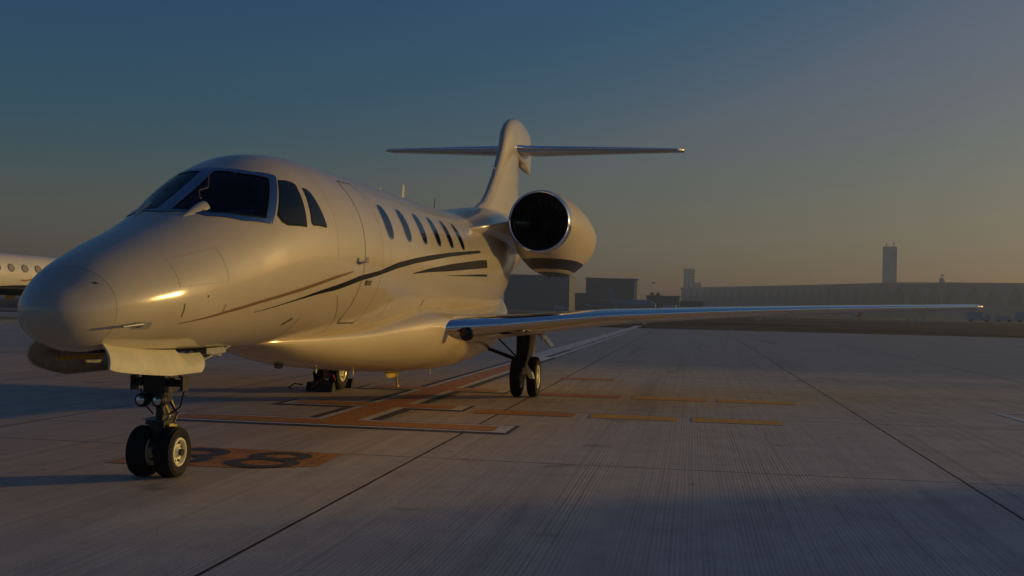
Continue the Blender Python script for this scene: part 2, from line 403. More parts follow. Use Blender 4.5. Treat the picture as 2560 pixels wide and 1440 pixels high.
def patch(b, outer, holes=(), off=.003, st=.035, mi=0):
    """surface patch in (x, angle) space"""
    loops = [dens(outer, st)]+[dens(h, st) for h in holes]; pts = []; edges = []
    for l in loops:
        n = len(pts); pts += l; edges += [(n+i, n+(i+1) % len(l)) for i in range(len(l))]
    xs = [p[0] for p in outer]; ys = [p[1] for p in outer]
    x = min(xs)+st/2
    while x < max(xs):
        y = min(ys)+st/2
        while y < max(ys):
            if inpoly((x, y), loops[0]) and not any(inpoly((x, y), h) for h in loops[1:]): pts.append((x+random.uniform(-.1, .1)*st, y))
            y += st
        x += st
    r = delaunay_2d_cdt([Vector(p) for p in pts], edges, [], 0, 1e-6)
    vs, fcs = r[0], r[2]; keep = []
    for f in fcs:
        c = (sum(vs[i][0] for i in f)/3, sum(vs[i][1] for i in f)/3)
        if inpoly(c, loops[0]) and not any(inpoly(c, h) for h in loops[1:]): keep.append(tuple(f))
    b.add([fs(v[0], v[1], off) for v in vs], keep, mi)
def ribbon(b, ups, los, off=.003, side=1, mi=0, n=60):
    """band between two z(x) polylines on one side of the fuselage"""
    def ev(pl, x):
        for (a, za), (c, zc) in zip(pl, pl[1:]):
            if x <= c: return za+(zc-za)*(x-a)/(c-a)
        return pl[-1][1]
    xa, xb = max(ups[0][0], los[0][0]), min(ups[-1][0], los[-1][0]); rows = []
    for i in range(n+1):
        x = xa+(xb-xa)*i/n; t0, t1 = zang(x, ev(los, x), side), zang(x, ev(ups, x), side)
        if side < 0:
            t0 %= 2*pi; t1 %= 2*pi
        rows.append([fs(x, t0+(t1-t0)*k/3, off) for k in range(4)])
    b.grid(rows, mi=mi)
def P3(pts): return [(x, inv(x, p, z)) for x, p, z in pts]
def mir(poly): return [(x, pi-t) for x, t in poly]

pane_port = P3([(1.700, .066, 2.155), (2.08, .066, 2.365), (2.465, .066, 2.565), (2.551, .288, 2.543), (2.660, .400, 2.536), (2.705, .445, 2.525), (2.711, .466, 2.512), (2.686, .481, 2.494), (2.34, .60, 2.16), (2.328, .615, 2.142), (2.300, .615, 2.133), (2.085, .504, 2.133), (1.846, .345, 2.136), (1.74, .19, 2.142)])
frame_port = P3([(1.63, .0001, 2.121), (2.1, .0001, 2.39), (2.555, .0001, 2.603), (2.557, .12, 2.59), (2.658, .322, 2.576), (2.80, .44, 2.573), (2.825, .470, 2.56), (2.818, .486, 2.549), (2.354, .657, 2.087), (2.046, .522, 2.09), (1.779, .347, 2.102), (1.665, .094, 2.132)])
side1 = P3([(2.799, .523, 2.511), (2.892, .559, 2.519), (2.956, .597, 2.506), (2.966, .617, 2.487), (2.835, .785, 2.117), (2.56, .712, 2.105), (2.50, .685, 2.13), (2.478, .66, 2.187)])
side2 = P3([(3.05, .655, 2.47), (3.11, .68, 2.466), (3.138, .704, 2.435), (3.206, .841, 2.148), (3.18, .845, 2.135), (2.957, .804, 2.135), (2.937, .794, 2.158)])
def grow(poly, k):
    cx = sum(p[0] for p in poly)/len(poly); cy = sum(p[1] for p in poly)/len(poly)
    return [(cx+(x-cx)*k, cy+(y-cy)*k) for x, y in poly]
def offs(poly, d):
    n = len(poly); A = sum(poly[i][0]*poly[(i+1) % n][1]-poly[(i+1) % n][0]*poly[i][1] for i in range(n)); sgn = 1 if A > 0 else -1; o = []
    for i in range(n):
        a, b, c = Vector(poly[i-1]), Vector(poly[i]), Vector(poly[(i+1) % n]); u, v = (b-a).normalized(), (c-b).normalized()
        n_ = Vector((u.y+v.y, -(u.x+v.x)))*sgn
        if n_.length < .3: n_ = Vector((u.y, -u.x))*sgn
        n_.normalize(); o.append(tuple(b+n_*d))
    return o
cut = [offs(pane_port, .018), mir(offs(pane_port, .018))]

jet = empty('private_jet', (1.73, 0, 0), 'cream private jet with black and gold side stripes parked nose-on on the orange stop bars', 'airplane')

def fus_rows(xs, nth, off=0): return [[fs(x, 2*pi*j/nth, off) for j in range(nth)] for x in xs]
NTH = 300
xs = []; x = .40
while x < 20.89:
    xs.append(x); x += .02 if x < 3.4 else .08 if x < 6 else .15
xs.append(20.9)
def keepf(i, j):
    c = ((xs[i]+xs[i+1])/2, 2*pi*(j+.5)/NTH)
    return not any(inpoly(c, q) for q in cut)
fb = MB(); fb.grid(fus_rows(xs, NTH), True, 0, keepf)
fb.add([fs(20.9, 2*pi*j/NTH) for j in range(NTH)], [tuple(range(NTH))])
fus = fb.build('fuselage', m_paint, jet, 60)
# nose cone
nx = [X0+(.398-X0)*(i/26)**2 for i in range(27)]; nx[0] = X0+1e-5
nb = MB(); nb.grid(fus_rows(nx, 120), True); nb.build('nose_cone', m_paint2, jet, 80)
sb = MB()
sb.grid([[fs(x, 2*pi*j/120, -.002) for j in range(120)] for x in (.392, .402)], True)
# cockpit
lin = MB(); lx = [x for x in xs if 1.3 < x < 3.7]
lin.grid([[fs(x, 2*pi*j/NTH, -.03) for j in range(NTH)] for x in lx], True, 0, lambda i, j: not any(inpoly(((lx[i]+lx[i+1])/2, 2*pi*(j+.5)/NTH), q) for q in cut))
for xe in (lx[0], lx[-1]): lin.add([fs(xe, 2*pi*j/60, -.03) for j in range(60)], [tuple(range(60))])
m_cock = mat('cockpit_dark_trim', (.022, .022, .024), .8)
m_cock2 = mat('cockpit_grey_trim', (.20, .23, .21), .7); m_cockrod = mat('cockpit_bracket', (.07, .06, .05), .6)
ck = lin.build('cockpit_lining', m_cock, jet, 60)
gb = MB()
rows = []
for i in range(13):
    p = -.40+.80*i/12; hmp = .03*cos(p*7)**2
    rows.append([(1.86+.25*p*p, p, 2.02), (2.02+.2*p*p, p, 2.10+hmp), (2.22, p, 2.12+hmp), (2.26, p, 2.02+hmp), (2.24, p, 1.6)])
gb.grid(rows); gb.build('glareshield', m_cock, ck, 40)
for s in (-1, 1):
    q = MB(); q.box((2.95, s*.38, 1.95), (.12, .40, .75), Matrix.Rotation(.15, 3, 'Y')); q.box((3.0, s*.38, 2.40), (.09, .24, .20), Matrix.Rotation(.15, 3, 'Y'))
    q.build('pilot_seat', mat('seat_leather', (.05, .045, .04), .6), ck, 40)
q = MB(); q.box((2.46, .30, 2.185), (.012, .30, .07), Matrix.Rotation(.5, 3, 'Y')@Matrix.Rotation(.12, 3, 'X')); q.build('chart_board', m_cock2, ck, 0)
q = MB(); q.path([(2.28, .10, 2.50), (2.15, .16, 2.38), (2.02, .14, 2.34), (1.98, .17, 2.27)], .006, 8); q.box((1.97, .17, 2.26), (.02, .035, .035)); q.build('standby_compass', m_cockrod, ck, 30)

for s, fp, pp, s1_, s2_ in ((1, frame_port, pane_port, side1, side2), (-1, mir(frame_port), mir(pane_port), mir(side1), mir(side2))):
    fr = MB(); patch(fr, fp, [pp], .006, .03); f_o = fr.build('windshield_frame', m_frame, jet, 60)
    pb = MB(); patch(pb, pp, [], .001, .05); pb.build('windshield_pane', m_glass, f_o, 80)
    gs = MB(); patch(gs, pp, [offs(pp, -.014)], .0075, .03); gs.build('windshield_seal', m_seam if 0 else m_dark, f_o, 60)
    for sw in (s1_, s2_):
        fr = MB(); patch(fr, grow(sw, 1.06), [grow(sw, .97)], .003, .03); fo = fr.build('side_window_seal', m_dark, jet, 60)
        pb = MB(); patch(pb, grow(sw, .98), [], .0055, .04); pb.build('side_window_pane', m_paneblk, fo, 80)
    # rain-clearing air nozzle at the windshield base
    hb = MB(); rows = []
    for i in range(15):
        t = i/14; xx = 1.62+.27*t; pc = s*(.205+.055*t); hw = .010+.050*t**.8*(1 if t < .9 else .85); hh = .004+.034*sin(min(1, t*1.05)*pi*.55)
        row = []
        for k in range(13):
            a = pi*k/12; p = pc+hw*cos(a); zt, zb, wd = prof(xx)
            th = atan2(1, 0); v = max(-.999, min(.999, p/wd)); zz = (zt+zb)/2+(zt-zb)/2*(1-abs(v)**(2/EXP))**(EXP/2)
            row.append((xx, p, zz-.02+(hh+.02)*sin(a)))
        rows.append(row)
    hb.grid(rows); hb.add(rows[-1], [tuple(range(13))]); hb.build('air_nozzle_fairing', m_paint, jet, 60)

# cabin windows: superellipse portholes
WX = [5.11, 5.87, 6.63, 7.39, 8.15, 8.91]
for s in (1, -1):
    for i, xw in enumerate(WX):
        zc = 2.335+.019*i
        def ring(a, c, n=40):
            o = []
            for k in range(n):
                t = 2*pi*k/n; u = a*sg(cos(t))*abs(cos(t))**.75; v = c*sg(sin(t))*abs(sin(t))**.75
                th = zang(xw+u, zc+v, s) % (2*pi); o.append((xw+u, th))
            return o
        fr = MB(); patch(fr, ring(.142, .192), [ring(.120, .170)], .004, .04); f_o = fr.build('cabin_window_frame', m_frame, jet, 60)
        pb = MB(); patch(pb, ring(.121, .171), [], .002, .04); pb.build('cabin_window_pane', m_paneblk, f_o, 80)

# entry door: seam, handle, hinge step
def seam_loop(pts, wd=.010, b=None, side=1):
    for (x0, z0), (x1, z1) in zip(pts, pts[1:]):
        n = max(2, int((abs(x1-x0)+abs(z1-z0))/.04)); r = []
        dx, dz = x1-x0, z1-z0; L = math.hypot(dx, dz); nx_, nz = -dz/L*wd/2, dx/L*wd/2
        for i in range(n+1):
            x, z = x0+dx*i/n, z0+dz*i/n
            r.append([fs(x-nx_, zang(x-nx_, z-nz, side) % (2*pi), .002), fs(x+nx_, zang(x+nx_, z+nz, side) % (2*pi), .002)])
        b.grid(r)
dr = MB()
dpoly = [(4.14, zang(4.14, 1.27)), (4.14, 0), (4.14, zang(4.14, 2.60)), (4.20, zang(4.2, 2.68)), (4.66, zang(4.66, 2.70)), (4.73, zang(4.73, 2.62)), (4.73, 0), (4.73, zang(4.73, 1.27)), (4.68, zang(4.68, 1.22)), (4.2, zang(4.2, 1.22))]
patch(dr, grow(dpoly, .985), [], .0015, .05); door = dr.build('entry_door', m_paint, jet, 60)
d2 = MB(); patch(d2, grow(dpoly, 1.012), [grow(dpoly, .988)], .003, .04); d2.build('door_seam', m_seam, door, 60)
h = MB(); h.tube((3.98, .915, 1.83), (3.98, .99, 1.85), .018, .012); h.box((3.98, 1.0, 1.86), (.05, .02, .06)); h.build('probe', m_steel, jet, 30)
h = MB(); patch(h, [(4.28, zang(4.28, 1.62)), (4.45, zang(4.45, 1.62)), (4.45, zang(4.45, 1.67)), (4.28, zang(4.28, 1.67))], [], .01, .03); h.build('door_handle', m_seam, door, 30)

# stripes
st = [([(1.0, 1.252), (1.49, 1.322), (1.9, 1.386), (2.33, 1.464), (2.78, 1.552), (3.42, 1.684), (3.84, 1.748)], [(1.0, 1.247), (1.5, 1.304), (1.9, 1.360), (2.33, 1.436), (2.78, 1.518), (3.42, 1.652), (3.84, 1.735)], m_gold, 'gold_stripe'),
      ([(2.15, 1.336), (2.43, 1.382), (2.86, 1.468), (3.17, 1.538), (3.54, 1.605), (4.1, 1.714), (4.68, 1.784), (5.29, 1.895), (6.02, 1.979), (6.73, 2.049), (7.99, 2.153), (10.2, 2.303)],
       [(2.15, 1.332), (2.43, 1.375), (2.86, 1.453), (3.17, 1.505), (3.54, 1.552), (4.1, 1.655), (4.68, 1.734), (5.29, 1.828), (6.02, 1.915), (6.73, 1.983), (7.99, 2.098), (10.2, 2.262)], m_black, 'upper_black_stripe'),
      ([(6.0, 1.802), (6.74, 1.884), (7.94, 1.992), (10.0, 2.141), (10.6, 2.17)], [(6.0, 1.792), (6.74, 1.838), (7.94, 1.894), (10.0, 2.011), (10.6, 2.04)], m_black, 'lower_black_stripe'),
      ([(7.8, 1.83), (10.0, 1.921), (10.6, 1.94)], [(7.8, 1.826), (10.0, 1.886), (10.6, 1.90)], m_black, 'thin_black_stripe')]
for up, lo, m_, nm in st:
    for s in (1, -1):
        b = MB(); ribbon(b, up, lo, .0025, s); b.build(nm, m_, jet, 80)
# panel seams, vents, probes on the nose
def seam(pts, wd, side=1, nm='panel_seam'):
    b = MB(); seam_loop(pts, wd, b, side); b.build(nm, m_seam, jet, 60)
for pts, wd in (([(3.1, 1.28), (3.1, 1.02)], .006), ([(1.0, 1.40), (1.0, 1.30)], .014), ([(1.60, 1.40), (1.59, 1.33)], .010), ([(6.90, 1.49), (6.93, 1.41)], .03), ([(2.86, 1.22), (2.96, 1.28)], .03),
                ([(3.62, 1.50), (4.0, 1.25), (4.1, 1.12)], .005), ([(5.4, 1.5), (5.4, 1.1)], .005)): seam(pts, wd, 1, 'skin_vent' if wd > .009 else 'panel_seam')
seam([(.33, 1.524), (.35, 1.528)], .014, 1, 'static_port'); seam([(1.27, 1.457), (1.29, 1.457)], .02, 1, 'static_port')
m_seam2 = mat('faint_lap_joint', (.42, .37, .30), .6)
for xj in (3.42, 5.02, 9.45, 10.9):       # skin lap joints round the barrel
    b = MB(); b.grid([[fs(x, a*pi/40-pi*.30, .0012) for a in range(0, 65)] for x in (xj-.003, xj+.003)]); b.build('lap_joint', m_seam2, jet, 60)
for side in (1, -1):
    b = MB(); seam_loop([(4.85, 2.66), (9.3, 2.72)], .004, b, side); b.build('lap_joint', m_seam2, jet, 60)
    b = MB(); seam_loop([(.95, 1.52), (.95, 1.72), (1.55, 1.84), (1.60, 1.58), (.95, 1.52)], .004, b, side); b.build('avionics_bay_door', m_seam2, jet, 60)

for s in (1, -1):
    q_ = 0 if s > 0 else .45; o_ = 0 if s > 0 else .10
    b = MB(); b.path([(.62+q_, s*(.41+o_), 1.235), (.60+q_, s*(.455+o_), 1.25), (.56+q_, s*(.47+o_), 1.252)], .013, 10); b.tube((.56+q_, s*(.47+o_), 1.252), (.37+q_, s*(.425+o_), 1.235), .011, .007)
    b.build('pitot_tube', m_gear, jet, 40)
    b = MB(); patch(b, [(.56, zang(.56, 1.215, s) % (2*pi)), (.72, zang(.72, 1.215, s) % (2*pi)), (.72, zang(.72, 1.265, s) % (2*pi)), (.56, zang(.56, 1.265, s) % (2*pi))], [], .004, .03); b.build('pitot_base', m_gear, jet, 40)
# antennas
def blade(b, x, p, z, hgt, ch, th, sweep=.1, up=1):
    rows = []
    for k, (f, c) in enumerate(((0, 1), (.5, .8), (.92, .6), (1, .45))):
        cc = ch*c; xo = x+sweep*f
        rows.append([(xo+cc*(.5-.5*cos(a)), p+th*c/2*sin(a), z+up*hgt*f) for a in [2*pi*i/16 for i in range(16)]])
    b.loft(rows)
for x, p, hgt, ch in ((8.75, 0, .24, .16), (10.75, 0, .20, .03), (7.55, 0, .07, .2), (4.05, 0, .035, .22)):
    b = MB(); zt = prof(x)[0]; blade(b, x, p, zt-.03, hgt+.03, ch, .028 if ch > .1 else .02); b.build('antenna_blade', m_paint, jet, 50)

# belly fairing
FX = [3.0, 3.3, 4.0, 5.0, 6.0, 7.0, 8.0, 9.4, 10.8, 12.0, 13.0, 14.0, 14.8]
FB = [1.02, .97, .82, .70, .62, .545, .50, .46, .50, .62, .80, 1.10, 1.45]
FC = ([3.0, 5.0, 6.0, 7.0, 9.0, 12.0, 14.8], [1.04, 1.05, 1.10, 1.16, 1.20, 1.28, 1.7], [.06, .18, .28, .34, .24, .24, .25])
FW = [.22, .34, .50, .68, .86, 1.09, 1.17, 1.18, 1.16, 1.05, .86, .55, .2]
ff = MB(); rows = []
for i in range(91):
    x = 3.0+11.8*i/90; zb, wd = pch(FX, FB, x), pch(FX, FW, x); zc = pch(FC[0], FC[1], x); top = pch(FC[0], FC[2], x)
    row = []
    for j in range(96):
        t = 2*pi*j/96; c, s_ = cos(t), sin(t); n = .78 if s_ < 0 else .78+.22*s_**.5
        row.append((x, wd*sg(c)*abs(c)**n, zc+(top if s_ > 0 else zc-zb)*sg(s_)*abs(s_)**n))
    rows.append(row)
ff.loft(rows); fair = ff.build('belly_fairing', mat('sun_gold_fairing_paint', (.66, .53, .29), .5, coat=1.0, var=.04, vscale=1.3), jet, 70)  # golden bounce of sunlight put into the fairing's paint colour
b = MB(); blade(b, 8.05, 0, .52, .14, .95, .06, .25, -1); b.build('belly_strake', m_yellow, jet, 40)
b = MB(); b.tube((8.72, 0, .40), (8.80, 0, .24), .016, .012); b.box((8.84, 0, .235), (.09, .015, .03)); b.build('drain_mast', m_yellow, jet, 30)
for x, p in ((5.9, .25), (4.9, .15), (8.9, .45)):
    b = MB(); blade(b, x, p, pch(FX, FB, x)+.06, .12, .06, .02, .03, -1); b.build('belly_antenna', m_paint, jet, 40)
b = MB(); b.lathe([(.001, -.06), (.04, -.05), (.055, 0), (.055, .05)], (4.35, -.05, .78), 'z', 24); b.build('beacon_light', m_glass, jet, 60)

# wings
AF = [(1-cos(pi*i/22))/2 for i in range(23)]
def foil(x0, ch, p, z, t, tw=0, part='all'):
    def yt(c): return 5*(.2969*sqrt(c)-.126*c-.3516*c*c+.2843*c**3-.1036*c**4)
    cs = AF; up = [(c, yt(c)) for c in cs]; lo = [(c, -yt(c)*.9) for c in cs]
    if part == 'le':
        cc = [.0, .002, .006, .014, .026, .042, .062, .082, .102]; up = [(c, yt(c)) for c in cc]; lo = [(c, -yt(c)*.9) for c in cc]
    if part == 'main':
        cc = [.098+.902*((1-cos(pi*i/18))/2) for i in range(19)]; up = [(c, yt(c)) for c in cc]; lo = [(c, -yt(c)*.9) for c in cc]
    pts = up[::-1]+(lo[1:] if part != 'main' else lo)
    return [(x0+c*ch, p, z+h*t+tw*(c-.3)*ch) for c, h in pts]
WS = [(.5, 6.50, 5.8, 1.06, .50), (1.0, 7.0, 5.2, 1.09, .43), (1.75, 7.66, 4.65, 1.155, .33), (3.0, 8.80, 3.9, 1.30, .255), (4.5, 10.15, 3.15, 1.395, .20), (6.2, 11.70, 2.5, 1.485, .15), (8.0, 13.30, 1.85, 1.56, .125), (9.45, 14.62, 1.42, 1.615, .105), (9.58, 14.78, 1.25, 1.62, .085), (9.64, 14.98, .95, 1.622, .04)]
def interp(Ws, n):
    o = []
    for a, b in zip(Ws, Ws[1:]):
        for k in range(n): o.append(tuple(a[i]+(b[i]-a[i])*k/n for i in range(5)))
    return o+[Ws[-1]]
def surf3(Ws, s, part, grow_=0, tw=-.02):
    rows = []
    for p, x, ch, z, t in interp(Ws, 3):
        rows.append(foil(x-grow_, ch, s*p, z, t+grow_*2, tw, part))
    return rows
m_under = mat('wing_grey_paint', (.55, .53, .50), .35, coat=.5, var=.06, vscale=2)
for s in (1, -1):
    wb = MB(); wb.loft(surf3(WS, s, 'main')); wo = wb.build('wing', m_under, jet, 40)
    lb = MB(); lb.grid(surf3(WS[1:-2], s, 'le', .003)); lb.build('leading_edge', m_chrome, wo, 80)
    tb = MB(); tb.grid(surf3(WS[-3:], s, 'le', .001)); tb.build('wing_tip_cap', m_paint, wo, 80)
    b = MB(); b.lathe([(.001, -.012), (.06, -.010), (.085, 0), (.092, .02), (.092, .05)], (7.24, s*1.34, 1.06), 'x', 28)
    b.build('landing_light', m_paneblk, wo, 50)
    for pp in (3.4, 5.4, 7.3):
        b = MB()
        xx = pch([q[0] for q in WS], [q[1]+q[2] for q in WS], pp); zz = pch([q[0] for q in WS], [q[3] for q in WS], pp)
        rows = [[(xx-.75+.95*t, s*pp+.045*sin(pi*min(1, t*1.05+.02))*cos(a), zz-.05-.07*sin(pi*min(1, t+.04))+.05*sin(pi*min(1, t+.02))*sin(a)) for a in [2*pi*i/12 for i in range(12)]] for t in [k/10 for k in range(11)]]
        b.loft(rows); b.build('flap_track_fairing', m_under, wo, 50)

# engines
def nac_sc(t, x):
    s_ = sin(t); k = max(0, min(1, (x-12.15)/.9)); e = max(0, min(1, (17.4-x)/2.2))
    v = 1+(.385*max(0, -s_)**2.2-.07*max(0, s_)**2+.03*abs(cos(t))**2)*k*e
    return v
def npaint():
    m = bpy.data.materials.new('nacelle_paint'); m.use_nodes = True; g = NG(m); b = m.node_tree.nodes['Principled BSDF']
    sp = g.n('SeparateXYZ'); g.l(g.n('TexCoord').outputs['Object'], sp.inputs[0]); z = sp.outputs[2]
    ln = lambda z0, z1: g.m('MULTIPLY', g.m('GREATER_THAN', z, z0), g.m('LESS_THAN', z, z1))
    k = g.m('MAXIMUM', ln(2.125, 2.295), g.m('LESS_THAN', z, 2.075)); 
    g.l(g.mix(k, PAINT, (.012, .012, .016)), b.inputs['Base Color']); b.inputs['Roughness'].default_value = .4; b.inputs['Coat Weight'].default_value = .15; b.inputs['Specular IOR Level'].default_value = .3
    b.inputs['Coat Roughness'].default_value = .05; b.inputs['Coat IOR'].default_value = 1.8; return m
m_nac = npaint()
for s in (1, -1):
    EC = (0, s*1.60, 2.905)
    nb = MB(); nb.lathe([(.535, 11.99), (.575, 12.15), (.605, 12.5), (.628, 12.9), (.640, 13.4), (.640, 14.0), (.628, 14.8), (.59, 15.7), (.56, 16.6), (.49, 17.3), (.47, 17.3)], EC, 'x', 72, sc=nac_sc)
    no = nb.build('nacelle', m_nac, jet, 50)
    b = MB(); b.lathe([(.462, 12.15), (.470, 11.98), (.482, 11.87), (.500, 11.81), (.517, 11.80), (.533, 11.83), (.545, 11.90), (.552, 11.993)], EC, 'x', 72); b.build('inlet_lip', m_chrome, no, 60)
    b = MB(); b.lathe([(.464, 12.13), (.48, 12.6), (.49, 12.85)], EC, 'x', 64); b.build('inlet_duct', m_dark, no, 60)
    b = MB()
    for k in range(24):
        a = 2*pi*k/24; r0, r1 = .15, .485
        ca, sa = cos(a), sin(a); rr = []
        for r, tw in ((r0, .9), (r1, .45)):
            for u in (-.5, .5):
                q = u*.16; ax = 12.72+q*sin(tw)*-1; tn = q*cos(tw)
                rr.append((ax, EC[1]+r*ca-tn*sa, EC[2]+r*sa+tn*ca))
        b.add(rr, [(0, 1, 3, 2)])
    b.tube((12.74, EC[1], EC[2]), (12.82, EC[1], EC[2]), .16, .16, 24)
    b.build('fan', m_fan, no, 0)
    b = MB(); b.lathe([(.001, 12.40), (.06, 12.45), (.12, 12.56), (.155, 12.70), (.16, 12.80)], EC, 'x', 32); b.build('spinner', m_fan, no, 60)
    b = MB(); b.lathe([(.46, 17.28), (.42, 17.0), (.001, 16.9)], EC, 'x', 40); b.build('exhaust_nozzle', m_dark, no, 60)
    b = MB(); blade(b, 13.6, EC[1]-s*.05, 2.10, .13, .12, .03, .06, -1); b.build('drain_vent', m_dark, no, 30)
    pb = MB(); rows = []
    for pp, xl, xt, zz, th in ((.30, 9.9, 17.6, 2.60, .30), (.74, 10.35, 17.5, 2.66, .24), (.95, 11.4, 17.4, 2.81, .20), (1.08, 12.15, 17.3, 2.92, .18), (1.3, 12.4, 17.2, 2.92, .16)):
        rows.append(foil(xl, xt-xl, s*pp, zz, th))
    pb.loft(rows); po = pb.build('engine_pylon', m_paint, jet, 45)

# fin, rudder, stabilizers
FN = [(3.0, 12.6, 6.7, .34), (3.35, 14.1, 5.2, .34), (3.55, 14.85, 4.45, .33), (3.8, 15.35, 3.95, .32), (4.2, 15.95, 3.35, .31), (4.6, 16.43, 2.87, .30), (4.95, 16.78, 2.52, .31), (5.15, 16.92, 2.4, .33), (5.35, 17.05, 2.35, .33), (5.55, 17.33, 2.3, .30), (5.72, 17.75, 2.2, .25), (5.83, 18.2, 2.0, .19), (5.90, 18.75, 1.6, .12), (5.925, 19.2, 1.0, .04)]
b = MB(); rows = []
for z, xl, ch, th in FN:
    rows.append([(q[0], q[2], z) for q in foil(xl, ch, 0, 0, th)])
b.loft(rows); fin = b.build('fin', m_paint, jet, 45)
BN = [(4.84, 19.6, 1.35, .10), (4.88, 19.45, 1.62, .20), (4.95, 19.35, 1.83, .27), (5.02, 17.2, 4.0, .28), (5.15, 16.9, 4.32, .36), (5.35, 17.0, 4.24, .38), (5.55, 17.3, 3.93, .35), (5.72, 17.75, 3.4, .28), (5.83, 18.2, 2.8, .20), (5.90, 18.75, 1.95, .12), (5.925, 19.2, 1.2, .03)]
b = MB(); rows = []
for z, xl, ch, th in BN: rows.append([(q[0], q[2], z) for q in foil(xl+.05, ch-.05, 0, 0, th*.80)])
b.loft(rows); b.build('fin_top_fairing', m_paint, jet, 60)
b = MB()
for z0, z1, x0_, x1_ in ((4.30, 4.315, 18.4, 19.3), (3.6, 4.9, 18.55, 18.57)):
    for s in (1, -1): b.add([(x0_, s*.115, z0), (x1_, s*(.02 if x1_ > 19 else .115), z0), (x1_, s*(.02 if x1_ > 19 else .115), z1), (x0_, s*.115, z1)], [(0, 1, 2, 3)])
b.build('rudder_seam', m_seam, fin, 0)
b = MB(); b.tube((16.2, 0, 4.38), (15.9, 0, 4.40), .015, .008); b.build('fin_probe', m_steel, fin, 30)
SS = [(.05, 17.95, 2.45, 5.17, .21), (.3, 18.30, 2.35, 5.185, .20), (1.5, 19.15, 1.92, 5.30, .145), (2.8, 20.15, 1.45, 5.43, .10), (3.8, 20.95, 1.08, 5.53, .065), (3.96, 21.2, .85, 5.545, .03)]
for s in (1, -1):
    b = MB(); b.loft(surf3(SS, s, 'main', 0, .055)); o = b.build('stabilizer', m_under, jet, 40)
    b = MB(); b.grid(surf3(SS[:-1], s, 'le', .002, .055)); b.build('stabilizer_leading_edge', m_chrome, o, 80)

# ------------------------------------------------------------------ landing gear
def wheel(parent, c, r, wd, rr, s_out, nm):
    t = MB(); h = wd/2
    pr = [(rr, -h*.72), (rr+.3*(r-rr), -h*.92), (rr+.6*(r-rr), -h), (r-.10*(r-rr), -h*.80), (r-.01, -h*.60)]
    grooves = []
    for k in range(-2, 3):
        g0 = k*h*.24; grooves += [(r, g0-h*.09), (r, g0+h*.05), (r-.006, g0+h*.06), (r-.006, g0+h*.12)]
    pr += grooves+[(r-.01, h*.60), (r-.10*(r-rr), h*.80), (rr+.6*(r-rr), h), (rr+.3*(r-rr), h*.92), (rr, h*.72)]
    t.lathe(pr, c, 'p', 56, closed=True); o = t.build(nm, m_tyre, parent, 30)
    m_ = MB()
    for s in (-1, 1):
        f = s*h
        m_.lathe([(rr+.004, f*.70), (rr-.002, f*.86), (rr-.012, f*.88), (rr*.84, f*.80), (rr*.80, f*.50), (rr*.55, f*.42), (rr*.42, f*.55), (rr*.34, f*.80), (rr*.30, f*.86), (rr*.10, f*.90), (.0005, f*.9)], c, 'p', 40)
    ro = m_.build('wheel_rim', m_rim, o, 30)
    for s in (-1, 1):
        for k in range(8):
            hb = MB()
            a = 2*pi*(k+.5)/8; q = (c[0]+cos(a)*rr*.66, c[1]+s*h*.455, c[2]+sin(a)*rr*.66)
            hb.tube(q, (q[0], q[1]+s*.012, q[2]), rr*.085, rr*.085, 10, 0); hb.build('wheel_bolt', m_gearblk, o, 30)
    return o
NGX = 1.73
for s in (1, -1): wheel(jet, (NGX, s*.116, .203), .203, .160, .115, s, 'nose_wheel')
b = MB()
b.tube((NGX+.05, 0, 1.25), (NGX+.02, 0, .70), .085, .085, 20); b.box((NGX, 0, .78), (.22, .18, .20)); b.box((NGX-.02, 0, .66), (.15, .15, .10))
b.tube((NGX+.02, 0, .70), (NGX, 0, .22), .038, .034, 16); b.tube((NGX, -.21, .203), (NGX, .21, .203), .028, .028, 16)
b.box((NGX, 0, .34), (.11, .13, .19)); b.box((NGX-.01, .0, .44), (.14, .16, .035))
b.build('nose_gear_leg', m_gearblk, jet, 35)
b = MB(); b.tube((NGX+.02, 0, .63), (NGX+.01, 0, .45), .030, .030, 16); b.build('shock_piston', m_steel, jet, 35)
b = MB()
for s in (1, -1):
    b.path([(NGX+.10, s*.035, .62), (NGX+.22, s*.03, .47), (NGX+.07, s*.035, .33)], .014, 8)
b.box((NGX+.07, .035, .335), (.10, .11, .15)); b.box((NGX+.02, .075, .36), (.07, .04, .13)); b.build('torque_link', m_yellow, jet, 35)
for s in (1, -1):
    b = MB()
    b.tube((NGX-.02, s*.06, .755), (NGX-.02, s*.21, .755), .030, .030, 14); b.box((NGX-.02, s*.215, .755), (.10, .022, .12)); b.tube((NGX-.06, s*.13, .74), (NGX-.06, s*.13, .80), .022, .022, 10)
    b.path([(NGX, s*.16, .80), (NGX+.06, s*.14, .88), (NGX+.05, s*.09, .98)], .010, 6); b.path([(NGX+.03, s*.19, .70), (NGX+.05, s*.15, .56), (NGX+.02, s*.07, .50)], .007, 6); b.build('steering_actuator', m_gearblk, jet, 35)
b = MB(); b.path([(NGX+.07, .05, .60), (NGX+.10, .10, .50), (NGX+.06, .08, .40), (NGX+.03, .06, .25)], .008, 6); b.build('hydraulic_hose', m_gearblk, jet, 35)
for s in (1, -1):
    b = MB(); b.lathe([(.001, -.055), (.02, -.062), (.045, -.055), (.052, -.04), (.056, -.04), (.058, -.01), (.045, .05), (.02, .075), (.001, .08)], (NGX-.13, s*.072, .625), 'x', 28)
    o = b.build('taxi_light_housing', m_gearblk, jet, 35)
    b = MB(); b.lathe([(.001, -.066), (.025, -.062), (.046, -.048)], (NGX-.132, s*.072, .625), 'x', 24); b.build('taxi_light_lens', mat('lamp_glass', (.75, .78, .8), .12, metal=.9), o, 60)
b = MB()
